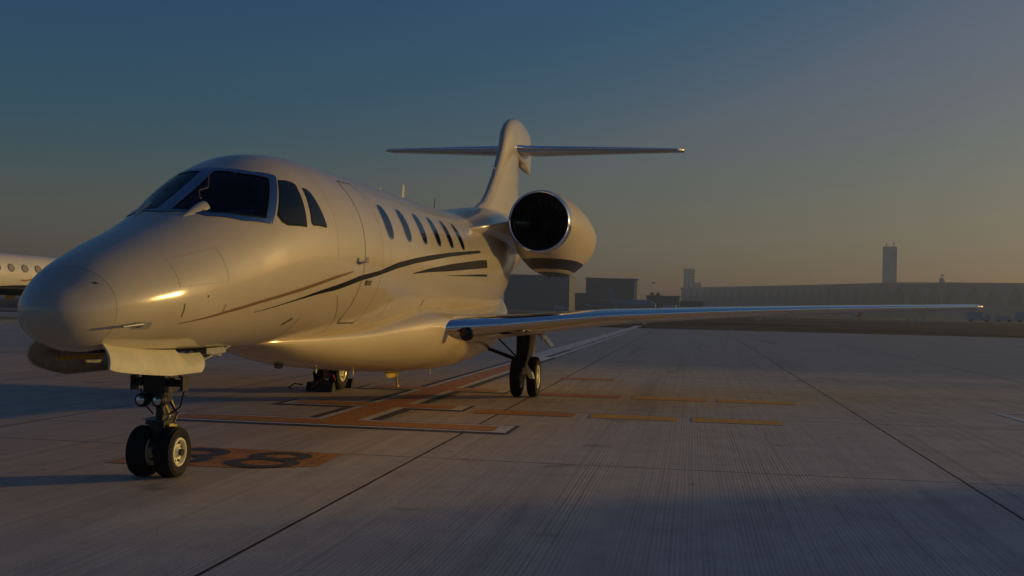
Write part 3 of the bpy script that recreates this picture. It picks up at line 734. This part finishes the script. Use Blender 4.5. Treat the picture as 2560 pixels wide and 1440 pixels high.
b.path([(NGX+.06, .05, .80), (2.62, .13, 1.03)], .014, 10); b.path([(NGX+.06, .12, .83), (2.58, .2, 1.03)], .010, 10); b.path([(2.18, .15, .99), (2.40, .19, .96)], .022, 8)
b.box((2.25, .16, 1.00), (.34, .12, .05)); b.box((2.45, .1, .99), (.10, .2, .03)); b.path([(NGX+.06, -.05, .80), (2.62, -.13, 1.03)], .014, 10)
b.build('drag_brace', m_gear, jet, 35)
# dark skin patch painting the open wheel bay's shade, and doors
b = MB(); rows = []
for i in range(30):
    x = .52+1.75*i/29; rows.append([fs(x, -pi/2+(k/10-.5)*2*.30*min(1, .6+i/6)/prof(x)[2]*.8, .003) for k in range(11)])
b.grid(rows); b.build('wheel_bay_shade_patch', m_dark, jet, 60)
for s in (1, -1):
    b = MB(); outer = []; inner = []
    n = 24
    for i in range(n+1):
        t = i/n; x = (.45 if s > 0 else .47)+(1.36 if s > 0 else 1.5)*t; x_ = x
        zt_ = (1.135-.11*min(1, t*1.2)**.8) ; zb_ = .94-.095*min(1, t*1.6)**.7
        if s < 0: zb_ = .985-.13*min(1, t*3)**.6; 
        if s > 0 and t > .72: zt_ -= .03
        col = []
        xs_ = x+(.14*(t) if s > 0 else 0)
        for k in range(7):
            u = k/6; p = .215+.10*u+.035*sin(pi*u)
            if s < 0: p = .30+.05*u+.05*sin(pi*u*.9)-(.03*(1-t)**8)
            xx = x+(.16*t*(1-u) if s > 0 else 0)-(.035*u*(1-t) if s > 0 else 0)
            col.append((xx, s*p, zt_+(zb_-zt_)*u))
        outer.append(col); inner.append([(x, p-s*.018, z) for x, p, z in col])
    b.grid(outer, mi=0); b.grid(inner, mi=1)
    for a_, b_ in ((outer[0], inner[0]), (outer[-1], inner[-1])): b.grid([a_, b_], mi=0)
    b.grid([[r[-1] for r in outer], [r[-1] for r in inner]], mi=0)
    d = b.build('nose_gear_door', [m_doorin if s > 0 else m_paint, m_gearblk if s > 0 else m_gear], jet, 40)
    b = MB(); b.box((1.02, s*.20 if s > 0 else -.27, .985), (.62, .02, .028)); b.build('door_actuator_rod', m_yellow, d, 30)
    b = MB(); b.path([(.62, s*.16, 1.10), (.80, s*(.24 if s > 0 else .30), .98)], .012, 6); b.build('door_hinge', m_gear, d, 30)

for s in (1, -1):
    px = 10.57
    for q in (-.135, .135): wheel(jet, (px, s*1.62+q, .32), .32, .165, .185, s, 'main_wheel')
    b = MB()
    rows = []
    for x, z, wx, wy in ((10.92, 1.20, .28, .28), (10.90, .95, .28, .27), (10.84, .72, .26, .25), (10.66, .56, .22, .20), (10.42, .46, .17, .15), (10.36, .40, .13, .12)):
        rows.append([(x+cos(a)*wx/2, s*1.54+sin(a)*wy/2, z) for a in [2*pi*i/20 for i in range(20)]])
    b.loft(rows); b.build('main_gear_leg', m_gearblk, jet, 50)  # dark colour carries the shade on the leg's front
    b = MB(); b.tube((10.36, s*1.62, .42), (10.62, s*1.62, .32), .055, .050, 16); b.tube((10.57, s*1.62-.20, .32), (10.57, s*1.62+.20, .32), .035, .035, 16)
    b.tube((10.98, s*1.66, .95), (10.62, s*1.66, .36), .04, .035, 14)
    b.build('trailing_arm', m_rim, jet, 40)
    b = MB(); rows = []
    for x_, y_, z, rx, ry in ((10.86, 1.68, 1.0, .10, .05), (10.80, 1.685, .80, .11, .055), (10.62, 1.685, .62, .12, .055), (10.42, 1.69, .50, .11, .06), (10.28, 1.73, .40, .07, .065), (10.235, 1.775, .31, .04, .04)):
        rows.append([(x_+cos(a)*rx, s*y_+sin(a)*ry, z) for a in [2*pi*i/14 for i in range(14)]])
    b.loft(rows); b.build('leg_lit_side', m_rim, jet, 50)  # cream body painting the sunlit outboard side of the same leg
    b = MB(); b.tube((10.75, s*1.50, .56), (10.7, s*.98, .74), .032, .028, 12); b.path([(10.75, s*1.44, .62), (10.85, s*1.1, .92)], .014, 8); b.build('side_brace', m_gearblk, jet, 35)
    b = MB(); b.box((10.75, s*1.86, .98), (.62, .03, .16), Matrix.Rotation(s*.5, 3, 'X')); b.box((10.85, s*1.95, .86), (.5, .02, .16), Matrix.Rotation(s*.7, 3, 'X')); b.box((10.65, s*1.72, 1.02), (.3, .24, .07)); b.build('main_gear_door', m_paint, jet, 30)

# chocks and streamer at the far main gear
def chock(x, p, rz, label):
    e = empty('wheel_chock', (x, p, 0), label, 'wheel chock', 'chocks at the far main wheels')
    b = MB(); b.add([(x+u, p+v, z) for v in (-.22, .22) for u, z in ((-.11, 0), (.11, 0), (.03, .15), (-.03, .15))], [(0, 1, 2, 3), (4, 5, 6, 7), (0, 1, 5, 4), (1, 2, 6, 5), (2, 3, 7, 6), (3, 0, 4, 7)])
    b.build('rubber_block', mat('chock_rubber', (.03, .03, .03), .8), e, 0)
    b = MB(); b.path([(x, p-.3, .10), (x-.07, p-.42, .12), (x-.05, p-.52, .05), (x+.02, p-.5, .02)], .010, 8); b.build('rope_loop', m_gearblk, e, 40)
chock(10.08, -1.62, 0, 'black rubber chock in front of the far main wheels, rope loop at its end')
chock(11.06, -1.62, 0, 'black rubber chock behind the far main wheels under the belly')
tg = MB(); pts = [(10.0, -1.75, .06), (9.98, -1.62, .17), (10.0, -1.47, .28), (10.03, -1.40, .28), (10.05, -1.37, .19)]
rows = [[(x, p, z-.014), (x+.01, p, z+.014)] for x, p, z in pts]; tg.grid(rows); sto = tg.build('safety_streamer', m_red, None, 30)
tag(sto, 'faded red fabric streamer draped over the chock at the far main wheels', 'streamer')

# ------------------------------------------------------------------ second business jet, generic airliner builder
m_wplane = mat('distant_jet_paint', (.66, .62, .55), .35, coat=.6, var=.04, vscale=.6)
m_wstripe = mat('orange_cheatline', (.42, .17, .05), .4)
def plane(name, Lf, Rf, zc, span, label, paint, xw, belly=None, chord=4.2, fin_h=3.6, eng='tail', win_n=8, win_x=10, win_dx=1.1, stripe=True, nose_gear=True, finmat=None):
    e = empty(name, (0, 0, 0), label, 'airplane')
    rows = []
    for i in range(60):
        t = i/59; x = Lf*t
        r = Rf*min(1, (sqrt(max(0, 1-(1-min(1, t/.16))**2))))
        up = 0
        if t > .62: k = (t-.62)/.38; r = Rf*(1-.88*k**1.5); up = Rf*.62*k**1.6
        if t < .16: up = -.30*Rf*(1-t/.16)**1.5
        rows.append([(x, max(r, .01)*cos(a), zc+up+max(r, .01)*sin(a)) for a in [2*pi*j/48 for j in range(48)]])
    b = MB(); b.loft(rows); b.build('fuselage', paint, e, 60)
    if belly:
        b = MB(); rows = []
        for i in range(31):
            t = i/30; x = xw-5.5+(chord+9)*t; k = sin(pi*t)**.3
            rows.append([(x, (Rf*1.0)*k*cos(a), zc-Rf*.68+Rf*.36*k*sin(a)) for a in [2*pi*j/32 for j in range(32)]])
        b.loft(rows); b.build('belly_fairing', belly, e, 60)
    for s in (1, -1):
        WS2 = [(Rf*.5, xw, chord, zc-Rf*.72, chord*.11), (span*.18, xw+span*.13, chord*.72, zc-Rf*.66, chord*.07), (span/2-.3, xw+span*.30, chord*.34, zc-Rf*.3, chord*.035), (span/2, xw+span*.315, chord*.2, zc-Rf*.2, chord*.01)]
        b = MB(); b.loft(surf3(WS2, s, 'all')); b.build('wing', m_under, e, 40)
        if eng == 'tail':
            b = MB(); b.lathe([(.45, -.2), (.6, -.1), (.68, .5), (.75, 1.6), (.7, 2.8), (.5, 4.0), (.38, 4.1)], (Lf*.64, s*(Rf+.95), zc+Rf*.45), 'x', 32); no = b.build('nacelle', paint, e, 40)
            b = MB(); b.lathe([(.6, -.1), (.52, -.26), (.44, -.1)], (Lf*.64, s*(Rf+.95), zc+Rf*.45), 'x', 32); b.build('inlet_lip', m_chrome, no, 40)
            b = MB(); b.box((Lf*.69, s*(Rf*.85+.2), zc+Rf*.4), (2.6, .9, .2)); b.build('engine_pylon', paint, e, 0)
        else:
            b = MB(); b.lathe([(1.1, -.2), (1.3, .2), (1.4, 1.6), (1.2, 3.2), (.8, 4.2), (.3, 4.8)], (xw+1.0, s*span*.17, zc-Rf*1.2), 'x', 32); b.build('nacelle', paint, e, 40)
        zs = zc+Rf*.6+fin_h if eng == 'tail' else zc+Rf*.8; xs_ = Lf*.98 if eng == 'tail' else Lf*.86
        b = MB(); b.loft(surf3([(.05, xs_-.6, 2.6, zs, .2), (span*(.12 if eng == 'tail' else .2), xs_+span*.08, 1.1, zs+.1, .06)], s, 'all')); b.build('stabilizer', m_under, e, 40)
        for k in range(win_n):
            x = win_x+k*win_dx; ww, wh = .33, .24
            if s < 0 and name == 'airliner': continue
            b = MB(); z0 = zc+Rf*.28
            for (sc_, o_, mi) in ((1.0, .012, 0), (.78, .022, 1)):
                ring = []
                for q in range(20):
                    a = 2*pi*q/20; zz = z0+wh*sc_*sin(a); yy = sqrt(max(0, Rf*Rf-(zz-zc)**2))+o_; ring.append((x+ww*sc_*cos(a), s*yy, zz))
                b.add(ring, [tuple(range(20))], mi)
            b.build('cabin_window', [m_seam, m_winp], e, 0)
    zf = zc+Rf*.5
    b = MB(); rows = []
    for h_, xo, ch in ((0, -.5, 5.4), (fin_h*.15, .6, 4.2), (fin_h, 3.4, 2.8), (fin_h+.15, 3.9, 2.0)):
        rows.append([(q[0], q[2], zf+h_) for q in foil(Lf*.80+xo, ch, 0, 0, .36)])
    b.loft(rows); b.build('fin', finmat or paint, e, 40)
    if stripe:
        for s in (1, -1):
            b = MB(); rows = []
            for i in range(24):
                x = xw-1.2+6.5*i/23; zz = zc-Rf*.30+max(0, i-2)/21*1.3; th = .05+.02*i/23
                rows.append([(x, s*(sqrt(max(.01, Rf*Rf-(zz+d-zc)**2))+.012), zz+d) for d in (-th, 0, th)])
            b.grid(rows); b.build('cheatline', m_wstripe, e, 60)
    for (x, p, r) in [(Lf*.10, .18, .28), (Lf*.10, -.18, .28), (Lf*.62, Rf*1.5, .42), (Lf*.62, -Rf*1.5, .42)]:
        b = MB(); b.lathe([(r*.5, -.1), (r*.95, -.12), (r, 0), (r*.95, .12), (r*.5, .1)], (x, p, r), 'p', 24, closed=True); wo_ = b.build('wheel', m_tyre, e, 40)
        b = MB(); b.lathe([(.001, .11), (r*.5, .1)], (x, p, r), 'p', 24); b.lathe([(.001, -.11), (r*.5, -.1)], (x, p, r), 'p', 24); b.build('wheel_rim', m_rim, wo_, 40)
        b = MB(); b.tube((x, p, r), (x+.1, p*.95, zc-Rf*.7), .07, .09, 12); b.build('gear_leg', m_rim, e, 40)
    for s in (1, -1):
        b = MB(); b.box((Lf*.485+2.0, s*Rf*1.5+s*.25, zc-Rf-.02), (.8, .06, .55), Matrix.Rotation(s*.35, 3, 'X')); b.build('gear_door', m_yellow, e, 0)
    for s in (1, -1):
        b = MB(); b.add([(Lf*.045, s*Rf*.45, zc+Rf*.30), (Lf*.075, s*Rf*.72, zc+Rf*.32), (Lf*.08, s*Rf*.55, zc+Rf*.62), (Lf*.06, s*Rf*.3, zc+Rf*.6)], [(0, 1, 2, 3)]); b.build('windshield_pane', m_paneblk, e, 0)
    return e
m_winp = mat('distant_window_pane', (.30, .27, .25), .15)
j2 = plane('business_jet', 28.0, 1.23, 2.68, 28.5, 'large business jet with round cabin windows parked behind the nose, at the left edge', m_wplane, 13.0, m_black, 5.2, 2.2, 'tail', 10, 5.68, 1.29)
j2.location = W(39.2, -36, 0)
m_flash = mat('pale_flash', (.6, .6, .6), .5)
al = plane('airliner', 38, 1.9, 3.4, 34, 'distant airliner with pale flashes on its fin in front of the louvred hangar', mat('airliner_paint', (.24, .26, .28), .6), 15, None, 5.5, 5.4, 'wing', 10, 8, 2.2, False)
al.location = W(417, -9.7, 0); al.rotation_euler = (0, 0, R(35))
b = MB()
for k in range(3):
    b = MB(); z0 = 5.6+k*1.3; x0_ = 32.6+k*.9
    for s in (1, -1): b.add([(x0_, s*.2, z0), (x0_+3.2, s*.2, z0+.1), (x0_+3.0, s*.2, z0+.65), (x0_+.4, s*.2, z0+.55)], [(0, 1, 2, 3)])
    b.build('fin_flash', m_flash, al, 0)

# ------------------------------------------------------------------ airport buildings
m_term = mat('terminal_concrete', (.17, .19, .21), .8, var=.08, vscale=.05)
m_arch = mat('terminal_dark_glazing', (.02, .023, .035), .5)
m_bwin = mat('building_window_band', (.085, .09, .105), .5)
m_bld = mat('slate_cladding', (.10, .11, .125), .7, var=.1, vscale=.1)
m_bld2 = mat('dark_louvres', (.085, .095, .105), .6)
m_tower = mat('tower_concrete', (.42, .40, .38), .8, var=.1, vscale=.08)
TP = [(1262.5, -7.6), (1150, 55), (1064.5, 99.8), (980, 138), (908.8, 169.1), (880, 205), (862.5, 255.1), (853, 310), (852, 380), (856, 470)]
TH = 28.2
ter = empty('terminal_building', (1000, 150, 0), 'long low terminal with a row of dark pointed arches under a flat roof, right background', 'building')
def tpt(s_):   # point at arc length s_
    for a, c in zip(TP, TP[1:]):
        L = math.hypot(c[0]-a[0], c[1]-a[1])
        if s_ <= L: return (a[0]+(c[0]-a[0])*s_/L, a[1]+(c[1]-a[1])*s_/L), ((c[0]-a[0])/L, (c[1]-a[1])/L)
        s_ -= L
    return TP[-1], (0, 1)
TL = sum(math.hypot(c[0]-a[0], c[1]-a[1]) for a, c in zip(TP, TP[1:]))
wb = MB(); rows = []
for i in range(120):
    (x, p), d = tpt(TL*i/119*.9999); n_ = (d[1], -d[0])
    if n_[0] > 0: n_ = (-n_[0], -n_[1])
    rows.append([(x, p, 0), (x, p, 11.5), (x, p, TH-2.2), (x+n_[0]*1.2, p+n_[1]*1.2, TH-2.2), (x+n_[0]*1.2, p+n_[1]*1.2, TH), (x-n_[0]*60, p-n_[1]*60, TH), (x-n_[0]*60, p-n_[1]*60, 0)])
wb.loft(rows); wl = wb.build('wall', m_term, ter, 30)
s_ = 9.0
while s_ < TL-12:
    (x, p), d = tpt(s_); n_ = (d[1], -d[0])
    if n_[0] > 0: n_ = (-n_[0], -n_[1])
    b = MB(); shp = [(-5.2, 10.5), (-5.2, 13.5), (-4.9, 17), (-4.0, 20), (-2.4, 22.8), (-.6, 24.4), (.6, 24.4), (2.4, 22.8), (4.0, 20), (4.9, 17), (5.2, 13.5), (5.2, 10.5)]
    for o_, k in ((.25, 1.0),):
        b.add([(x+d[0]*u*k+n_[0]*o_, p+d[1]*u*k+n_[1]*o_, z) for u, z in shp], [tuple(range(len(shp)))])
    b.build('arched_window', m_arch, ter, 0)
    b = MB(); b.box((x+d[0]*7.5+n_[0]*.6, p+d[1]*7.5+n_[1]*.6, 8.5), (1.6, 1.6, 17), Matrix.Rotation(atan2(d[1], d[0]), 3, 'Z')); b.build('buttress', m_term, ter, 0)
    s_ += 15.0
for i in range(60):
    b = MB(); (x, p), d = tpt(TL*i/60+2); n_ = (d[1], -d[0])
    if n_[0] > 0: n_ = (-n_[0], -n_[1])
    if random.random() < .75: b.box((x+n_[0]*6, p+n_[1]*6, random.uniform(2, 4.5)), (5, random.uniform(5, 15), random.uniform(4, 9)), Matrix.Rotation(atan2(d[1], d[0])-pi/2, 3, 'Z')); b.build('ground_floor_annexe', m_bld2, ter, 0)
def simple_building(name, label, x, p, dx, dp, h, m_, rz=0, feats=None, cat='building'):
    e = empty(name, (x, p, 0), label, cat)
    b = MB(); b.box((x, p, h/2), (dx, dp, h)); b.box((x, p, h+.25), (dx+.6, dp+.6, .5)); b.build('wall', m_, e, 0)
    if feats: feats(e, x, p, dx, dp, h)
    return e
m_twin = mat('tower_slot_window', (.25, .25, .26), .6)
def f_tower(e, x, p, dx, dp, h):
    b = MB(); b.box((x-dx/2-.3, p-dp*.12, h*.5), (.6, dp*.5, h)); b.build('core_shaft', m_tower, e, 0)
    for k in range(16):
        b = MB(); b.box((x-dx/2-.12, p+dp*.36, 4+k*3.6), (.2, dp*.2, 1.3)); b.build('window', m_twin, e, 0)
    for u, hh in ((-.28, 3.2), (.32, 4.4)):
        b = MB(); b.tube((x, p+dp*u, h), (x, p+dp*u, h+hh), .55, .35, 8); b.box((x, p+dp*u, h+hh), (1.4, 1.4, .8)); b.build('antenna', m_tower, e, 0)
e = simple_building('control_tower', 'tall slender concrete tower with rooftop antennas rising behind the terminal', 1044, 188, 11, 11, 65.2, m_tower, feats=f_tower, cat='tower')
b = MB(); b.box((1044, 182.3, 14), (10, 2.0, 28), taper=.8); b.build('base_flare', m_tower, e, 0)
e = empty('rooftop_radar', (925, 209, 28.5), 'small domed radar on the terminal roof right of the tall tower', 'radar')
b = MB(); b.lathe([(2.3, 28.4), (2.5, 30.2), (2.0, 32), (1.1, 33.2), (.001, 33.6)], (925, 209, 0), 'z', 20); b.build('dome', m_tower, e, 60)
b = MB(); b.tube((925, 209, 33.2), (925, 209, 35.2), .3, .2, 8); b.box((925, 209, 35.3), (.6, 3.2, 1.0), Matrix.Rotation(.4, 3, 'X')); b.build('antenna', m_tower, e, 0)
def f_win(cols, rws, z0, dz, w_, h_):
    def f(e, x, p, dx, dp, h):
        for i in range(cols):
            for j in range(rws):
                b = MB(); b.box((x-dx/2-.06, p-dp/2+dp*(i+.5)/cols, z0+dz*j), (.16, w_, h_)); b.build('window', m_bwin, e, 0)
    return f
simple_building('high_rise_tower', 'hazy high-rise block standing behind the left end of the terminal', 1422, 1, 16, 14.5, 56, m_tower, feats=f_win(3, 12, 6, 4, 2.6, 1.8))
simple_building('rooftop_block', 'low hazy block joined to the right of the distant high-rise', 1424, 12.5, 14, 8, 38, m_tower, feats=f_win(2, 6, 6, 5, 2, 2))
def f_hangar(e, x, p, dx, dp, h):
    for k in range(13): b = MB(); b.box((x-dx/2-.25, p, 3.2+k*.98), (.4, dp*.84, .42)); b.build('louvre', m_bld2, e, 0)
    b = MB(); b.box((x-dx/2-.35, p+dp/2-.9, h/2), (.6, 1.5, h-1)); b.build('sunlit_corner_strip', mat('painted_sunlit_edge', (.75, .66, .42), .7), e, 0)  # cream strip paints in the hangar's sunlit right edge
    b = MB(); b.box((x-dx/2-.35, p, h-1), (.7, dp*.9, .7)); b.build('door_track', m_bld, e, 0)
simple_building('louvred_hangar', 'square dark hangar with louvred front and its sunlit corner painted on as a pale strip, in the middle distance', 566, -33, 24, 18.6, 16.9, m_bld, feats=f_hangar)
simple_building('hangar_annexe', 'narrow grey annexe joined to the left side of the louvred hangar', 562, -46.6, 14, 8.3, 17.1, m_bld, feats=f_win(1, 3, 4, 4, 4, 1.6))
simple_building('cargo_building', 'broad slate-grey building seen below the engine', 520, -70, 26, 32, 16.6, m_bld, feats=f_win(6, 2, 5, 5, 3, 1.6))
simple_building('storage_shed', 'long low shed between the slate building and the louvred hangar', 600, -62, 20, 34, 9.4, m_bld2, feats=f_win(5, 1, 5, 4, 4, 1.6))
simple_building('fuel_depot', 'low dark service block beside the palms left of the terminal', 492, -8.5, 12, 15, 7.4, m_bld, feats=f_win(4, 1, 4, 3, 2.2, 1.6))
simple_building('gatehouse', 'small low block between the palms and the terminal end', 520, 4, 10, 12, 5.5, m_bld, feats=f_win(3, 1, 2.6, 3, 2.2, 1.4))
simple_building('perimeter_store', 'low dark store building far left beyond the scrub', 420, -196, 12, 40, 5.5, m_bld, feats=f_win(5, 1, 2.6, 3, 4, 1.4))
# unseen hangar added off to the right so its shadow crosses the near concrete
def f_near(e, x, p, dx, dp, h):
    for k in range(5): b = MB(); b.box((x-dx/2+dx*(k+.5)/5, p-dp/2-.06, h*.42), (dx/5-.6, .1, h*.8)); b.build('sliding_door', m_bld2, e, 0)
simple_building('shadow_hangar', 'unseen low grey hangar added right of the parked jet to shade the near concrete', 5.7, 48, 40, 8, 5.1, m_bld, feats=f_near)

# ------------------------------------------------------------------ small far things
m_van = mat('van_paint', (.42, .42, .44), .45)
def van(x, p, rz, sc, label, box=False):
    e = empty('service_truck' if box else 'service_van', (0, 0, 0), label, 'truck' if box else 'van', 'apron vehicles far off')
    b = MB()
    if box: b.box((1.1, 0, 1.9), (4.6, 2.2, 2.3)); b.box((0, 0, .65), (7, 2.0, .3))
    else:
        rows = [[(x_, s*w_, z) for x_, z in ((-2.4, .45), (-2.4, 1.1), (-1.5, 1.25), (-.9, 2.0), (2.3, 2.05), (2.45, 1.9), (2.45, .45))] for s, w_ in ((-1, .95), (-1, .5), (1, .5), (1, .95))]
        b.grid(rows); b.add(rows[0], [tuple(range(7))]); b.add(rows[-1], [tuple(range(7))])
    b.build('body', m_van, e, 0)
    if box: b = MB(); b.box((-2.5, 0, 1.45), (1.7, 2.1, 1.7), taper=.85); b.build('cab', m_van, e, 0)
    b = MB(); b.box((-3.2 if box else -1.25, 0, 1.75), (.15, 1.7, .6), Matrix.Rotation(.5, 3, 'Y')); b.build('windshield', m_paneblk, e, 0)
    for wx in ((-2.5, 2.2) if box else (-1.5, 1.5)):
        for s in (-1, 1): b = MB(); b.lathe([(.001, -.12), (.36, -.12), (.42, 0), (.36, .12), (.001, .12)], (wx, s*.9, .42), 'p', 16); b.build('wheel', m_tyre, e, 40)
    e.location = W(x, p, 0); e.rotation_euler = (0, 0, rz); e.scale = (sc,)*3
    return e
van(344, 99.5, 1.4, 1.0, 'pale van beyond the wing tip, nearest the frame edge')
van(346, 92.5, 1.6, 1.0, 'grey box truck just right of the wing tip', True)
van(349, 108, 1.5, 1.1, 'box truck at the far right edge below the terminal arches', True)
van(455, -3.5, 1.5, 1.2, 'box truck in front of the terminal\'s left end', True)
van(460, 12, 1.5, 1.2, 'pale van in front of the terminal\'s left end')
van(420, -47, 1.6, 1.1, 'pale van on the far taxiway below the slate building')
pg = 'white marker posts beyond the wing tip'
m_post = mat('white_post_paint', (.7, .7, .7), .6)
post0 = None
for i, (x, p) in enumerate(((205, 44.6), (205.5, 46.2), (206, 47.7), (206, 47.7+12.6))):
    if post0 is None:
        post0 = empty('marker_post', (0, 0, 0), 'x', 'post', pg)
        b = MB(); b.box((0, 0, .45), (.18, .22, .9)); b.box((0, 0, .95), (.22, .26, .1)); b.build('post', m_post, post0, 0)
        o = post0
    else: o = copy_tree(post0)
    o.location = W(x, p, 0)
    o['label'] = ['leftmost white marker post of the three under the wing tip', 'middle white marker post of the three under the wing tip', 'rightmost white marker post of the three under the wing tip', 'lone white marker post to the right of the wing tip'][i]
m_palm = mat('palm_fronds', (.05, .07, .03), .8); m_trunk = mat('palm_trunk', (.14, .11, .08), .9)
def palm(x, p, h, label):
    e = empty('palm_tree', (x, p, 0), label, 'palm tree', 'palms by the low service block')
    b = MB(); b.tube((x, p, 0), (x+.2, p+.1, h), .28, .18, 10); b.build('trunk', m_trunk, e, 40)
    b = MB()
    for k in range(46):
        a = random.uniform(0, 2*pi); el = random.uniform(-.5, 1.2); L = random.uniform(1.6, 2.3); d = Vector((cos(a), sin(a), 0)); q0 = Vector((x+.2, p+.1, h)); sd = Vector((-d.y, d.x, 0)); pr_ = []
        for t in range(6):
            u = t/5; c = q0+d*L*u*cos(el)+Vector((0, 0, L*(u*sin(el)-.55*u*u))); wv = .20*sin(pi*(u*.9+.1)); pr_.append([tuple(c+sd*wv), tuple(c), tuple(c-sd*wv)])
        b.grid(pr_)
    b.build('crown', m_palm, e, 0, weld=False, normals=False)
palm(486, -13.6, 8.8, 'left palm of the pair above the low service block')
palm(487, -11.0, 8.7, 'right palm of the pair above the low service block')
e = empty('bushy_tree', (436, -20.6, 0), 'dark round tree in front of the louvred hangar beside the airliner', 'tree')
b = MB(); b.tube((436, -20.6, 0), (436, -20.6, 2.5), .3, .2, 8); b.build('trunk', m_trunk, e, 40)
b = MB()
for k in range(900):
    v = Vector((random.gauss(0, 1), random.gauss(0, 1), random.gauss(0, 1))).normalized()*random.uniform(.5, 1)**.5
    c = Vector((436+v.x*2.6, -20.6+v.y*3.0, 2.7+v.z*2.0)); a = Vector((random.gauss(0, 1), random.gauss(0, 1), random.gauss(0, 1))).normalized()*.35; q = a.orthogonal().normalized()*.25
    b.add([c+a, c+q, c-a, c-q], [(0, 1, 2, 3)])
b.build('crown', m_palm, e, 0, weld=False, normals=False)
e = empty('light_mast', (590, -16.6, 0), 'tall floodlight mast above the palms between hangar and terminal', 'light mast')
b = MB(); b.tube((590, -16.6, 0), (590, -16.6, 16.2), .12, .07, 8); b.build('pole', m_gear, e, 40)
b = MB(); b.box((590, -16.6, 16.3), (.8, 1.7, .5)); b.build('lamp_head', m_gearblk, e, 0)
# haze
b = MB(); b.box((640, 60, 48.0), (1760, 1500, 98.4)); hz = b.build('haze', [], None, 0); tag(hz, kind='stuff')
hm = bpy.data.materials.new('air_haze'); hm.use_nodes = True; t = hm.node_tree; t.nodes.clear()
o = t.nodes.new('ShaderNodeOutputMaterial'); v = t.nodes.new('ShaderNodeVolumePrincipled'); v.inputs['Color'].default_value = (.55, .70, 1.0, 1); v.inputs['Density'].default_value = .00052; v.inputs['Anisotropy'].default_value = .3
t.links.new(v.outputs[0], o.inputs['Volume']); hz.data.materials.append(hm)
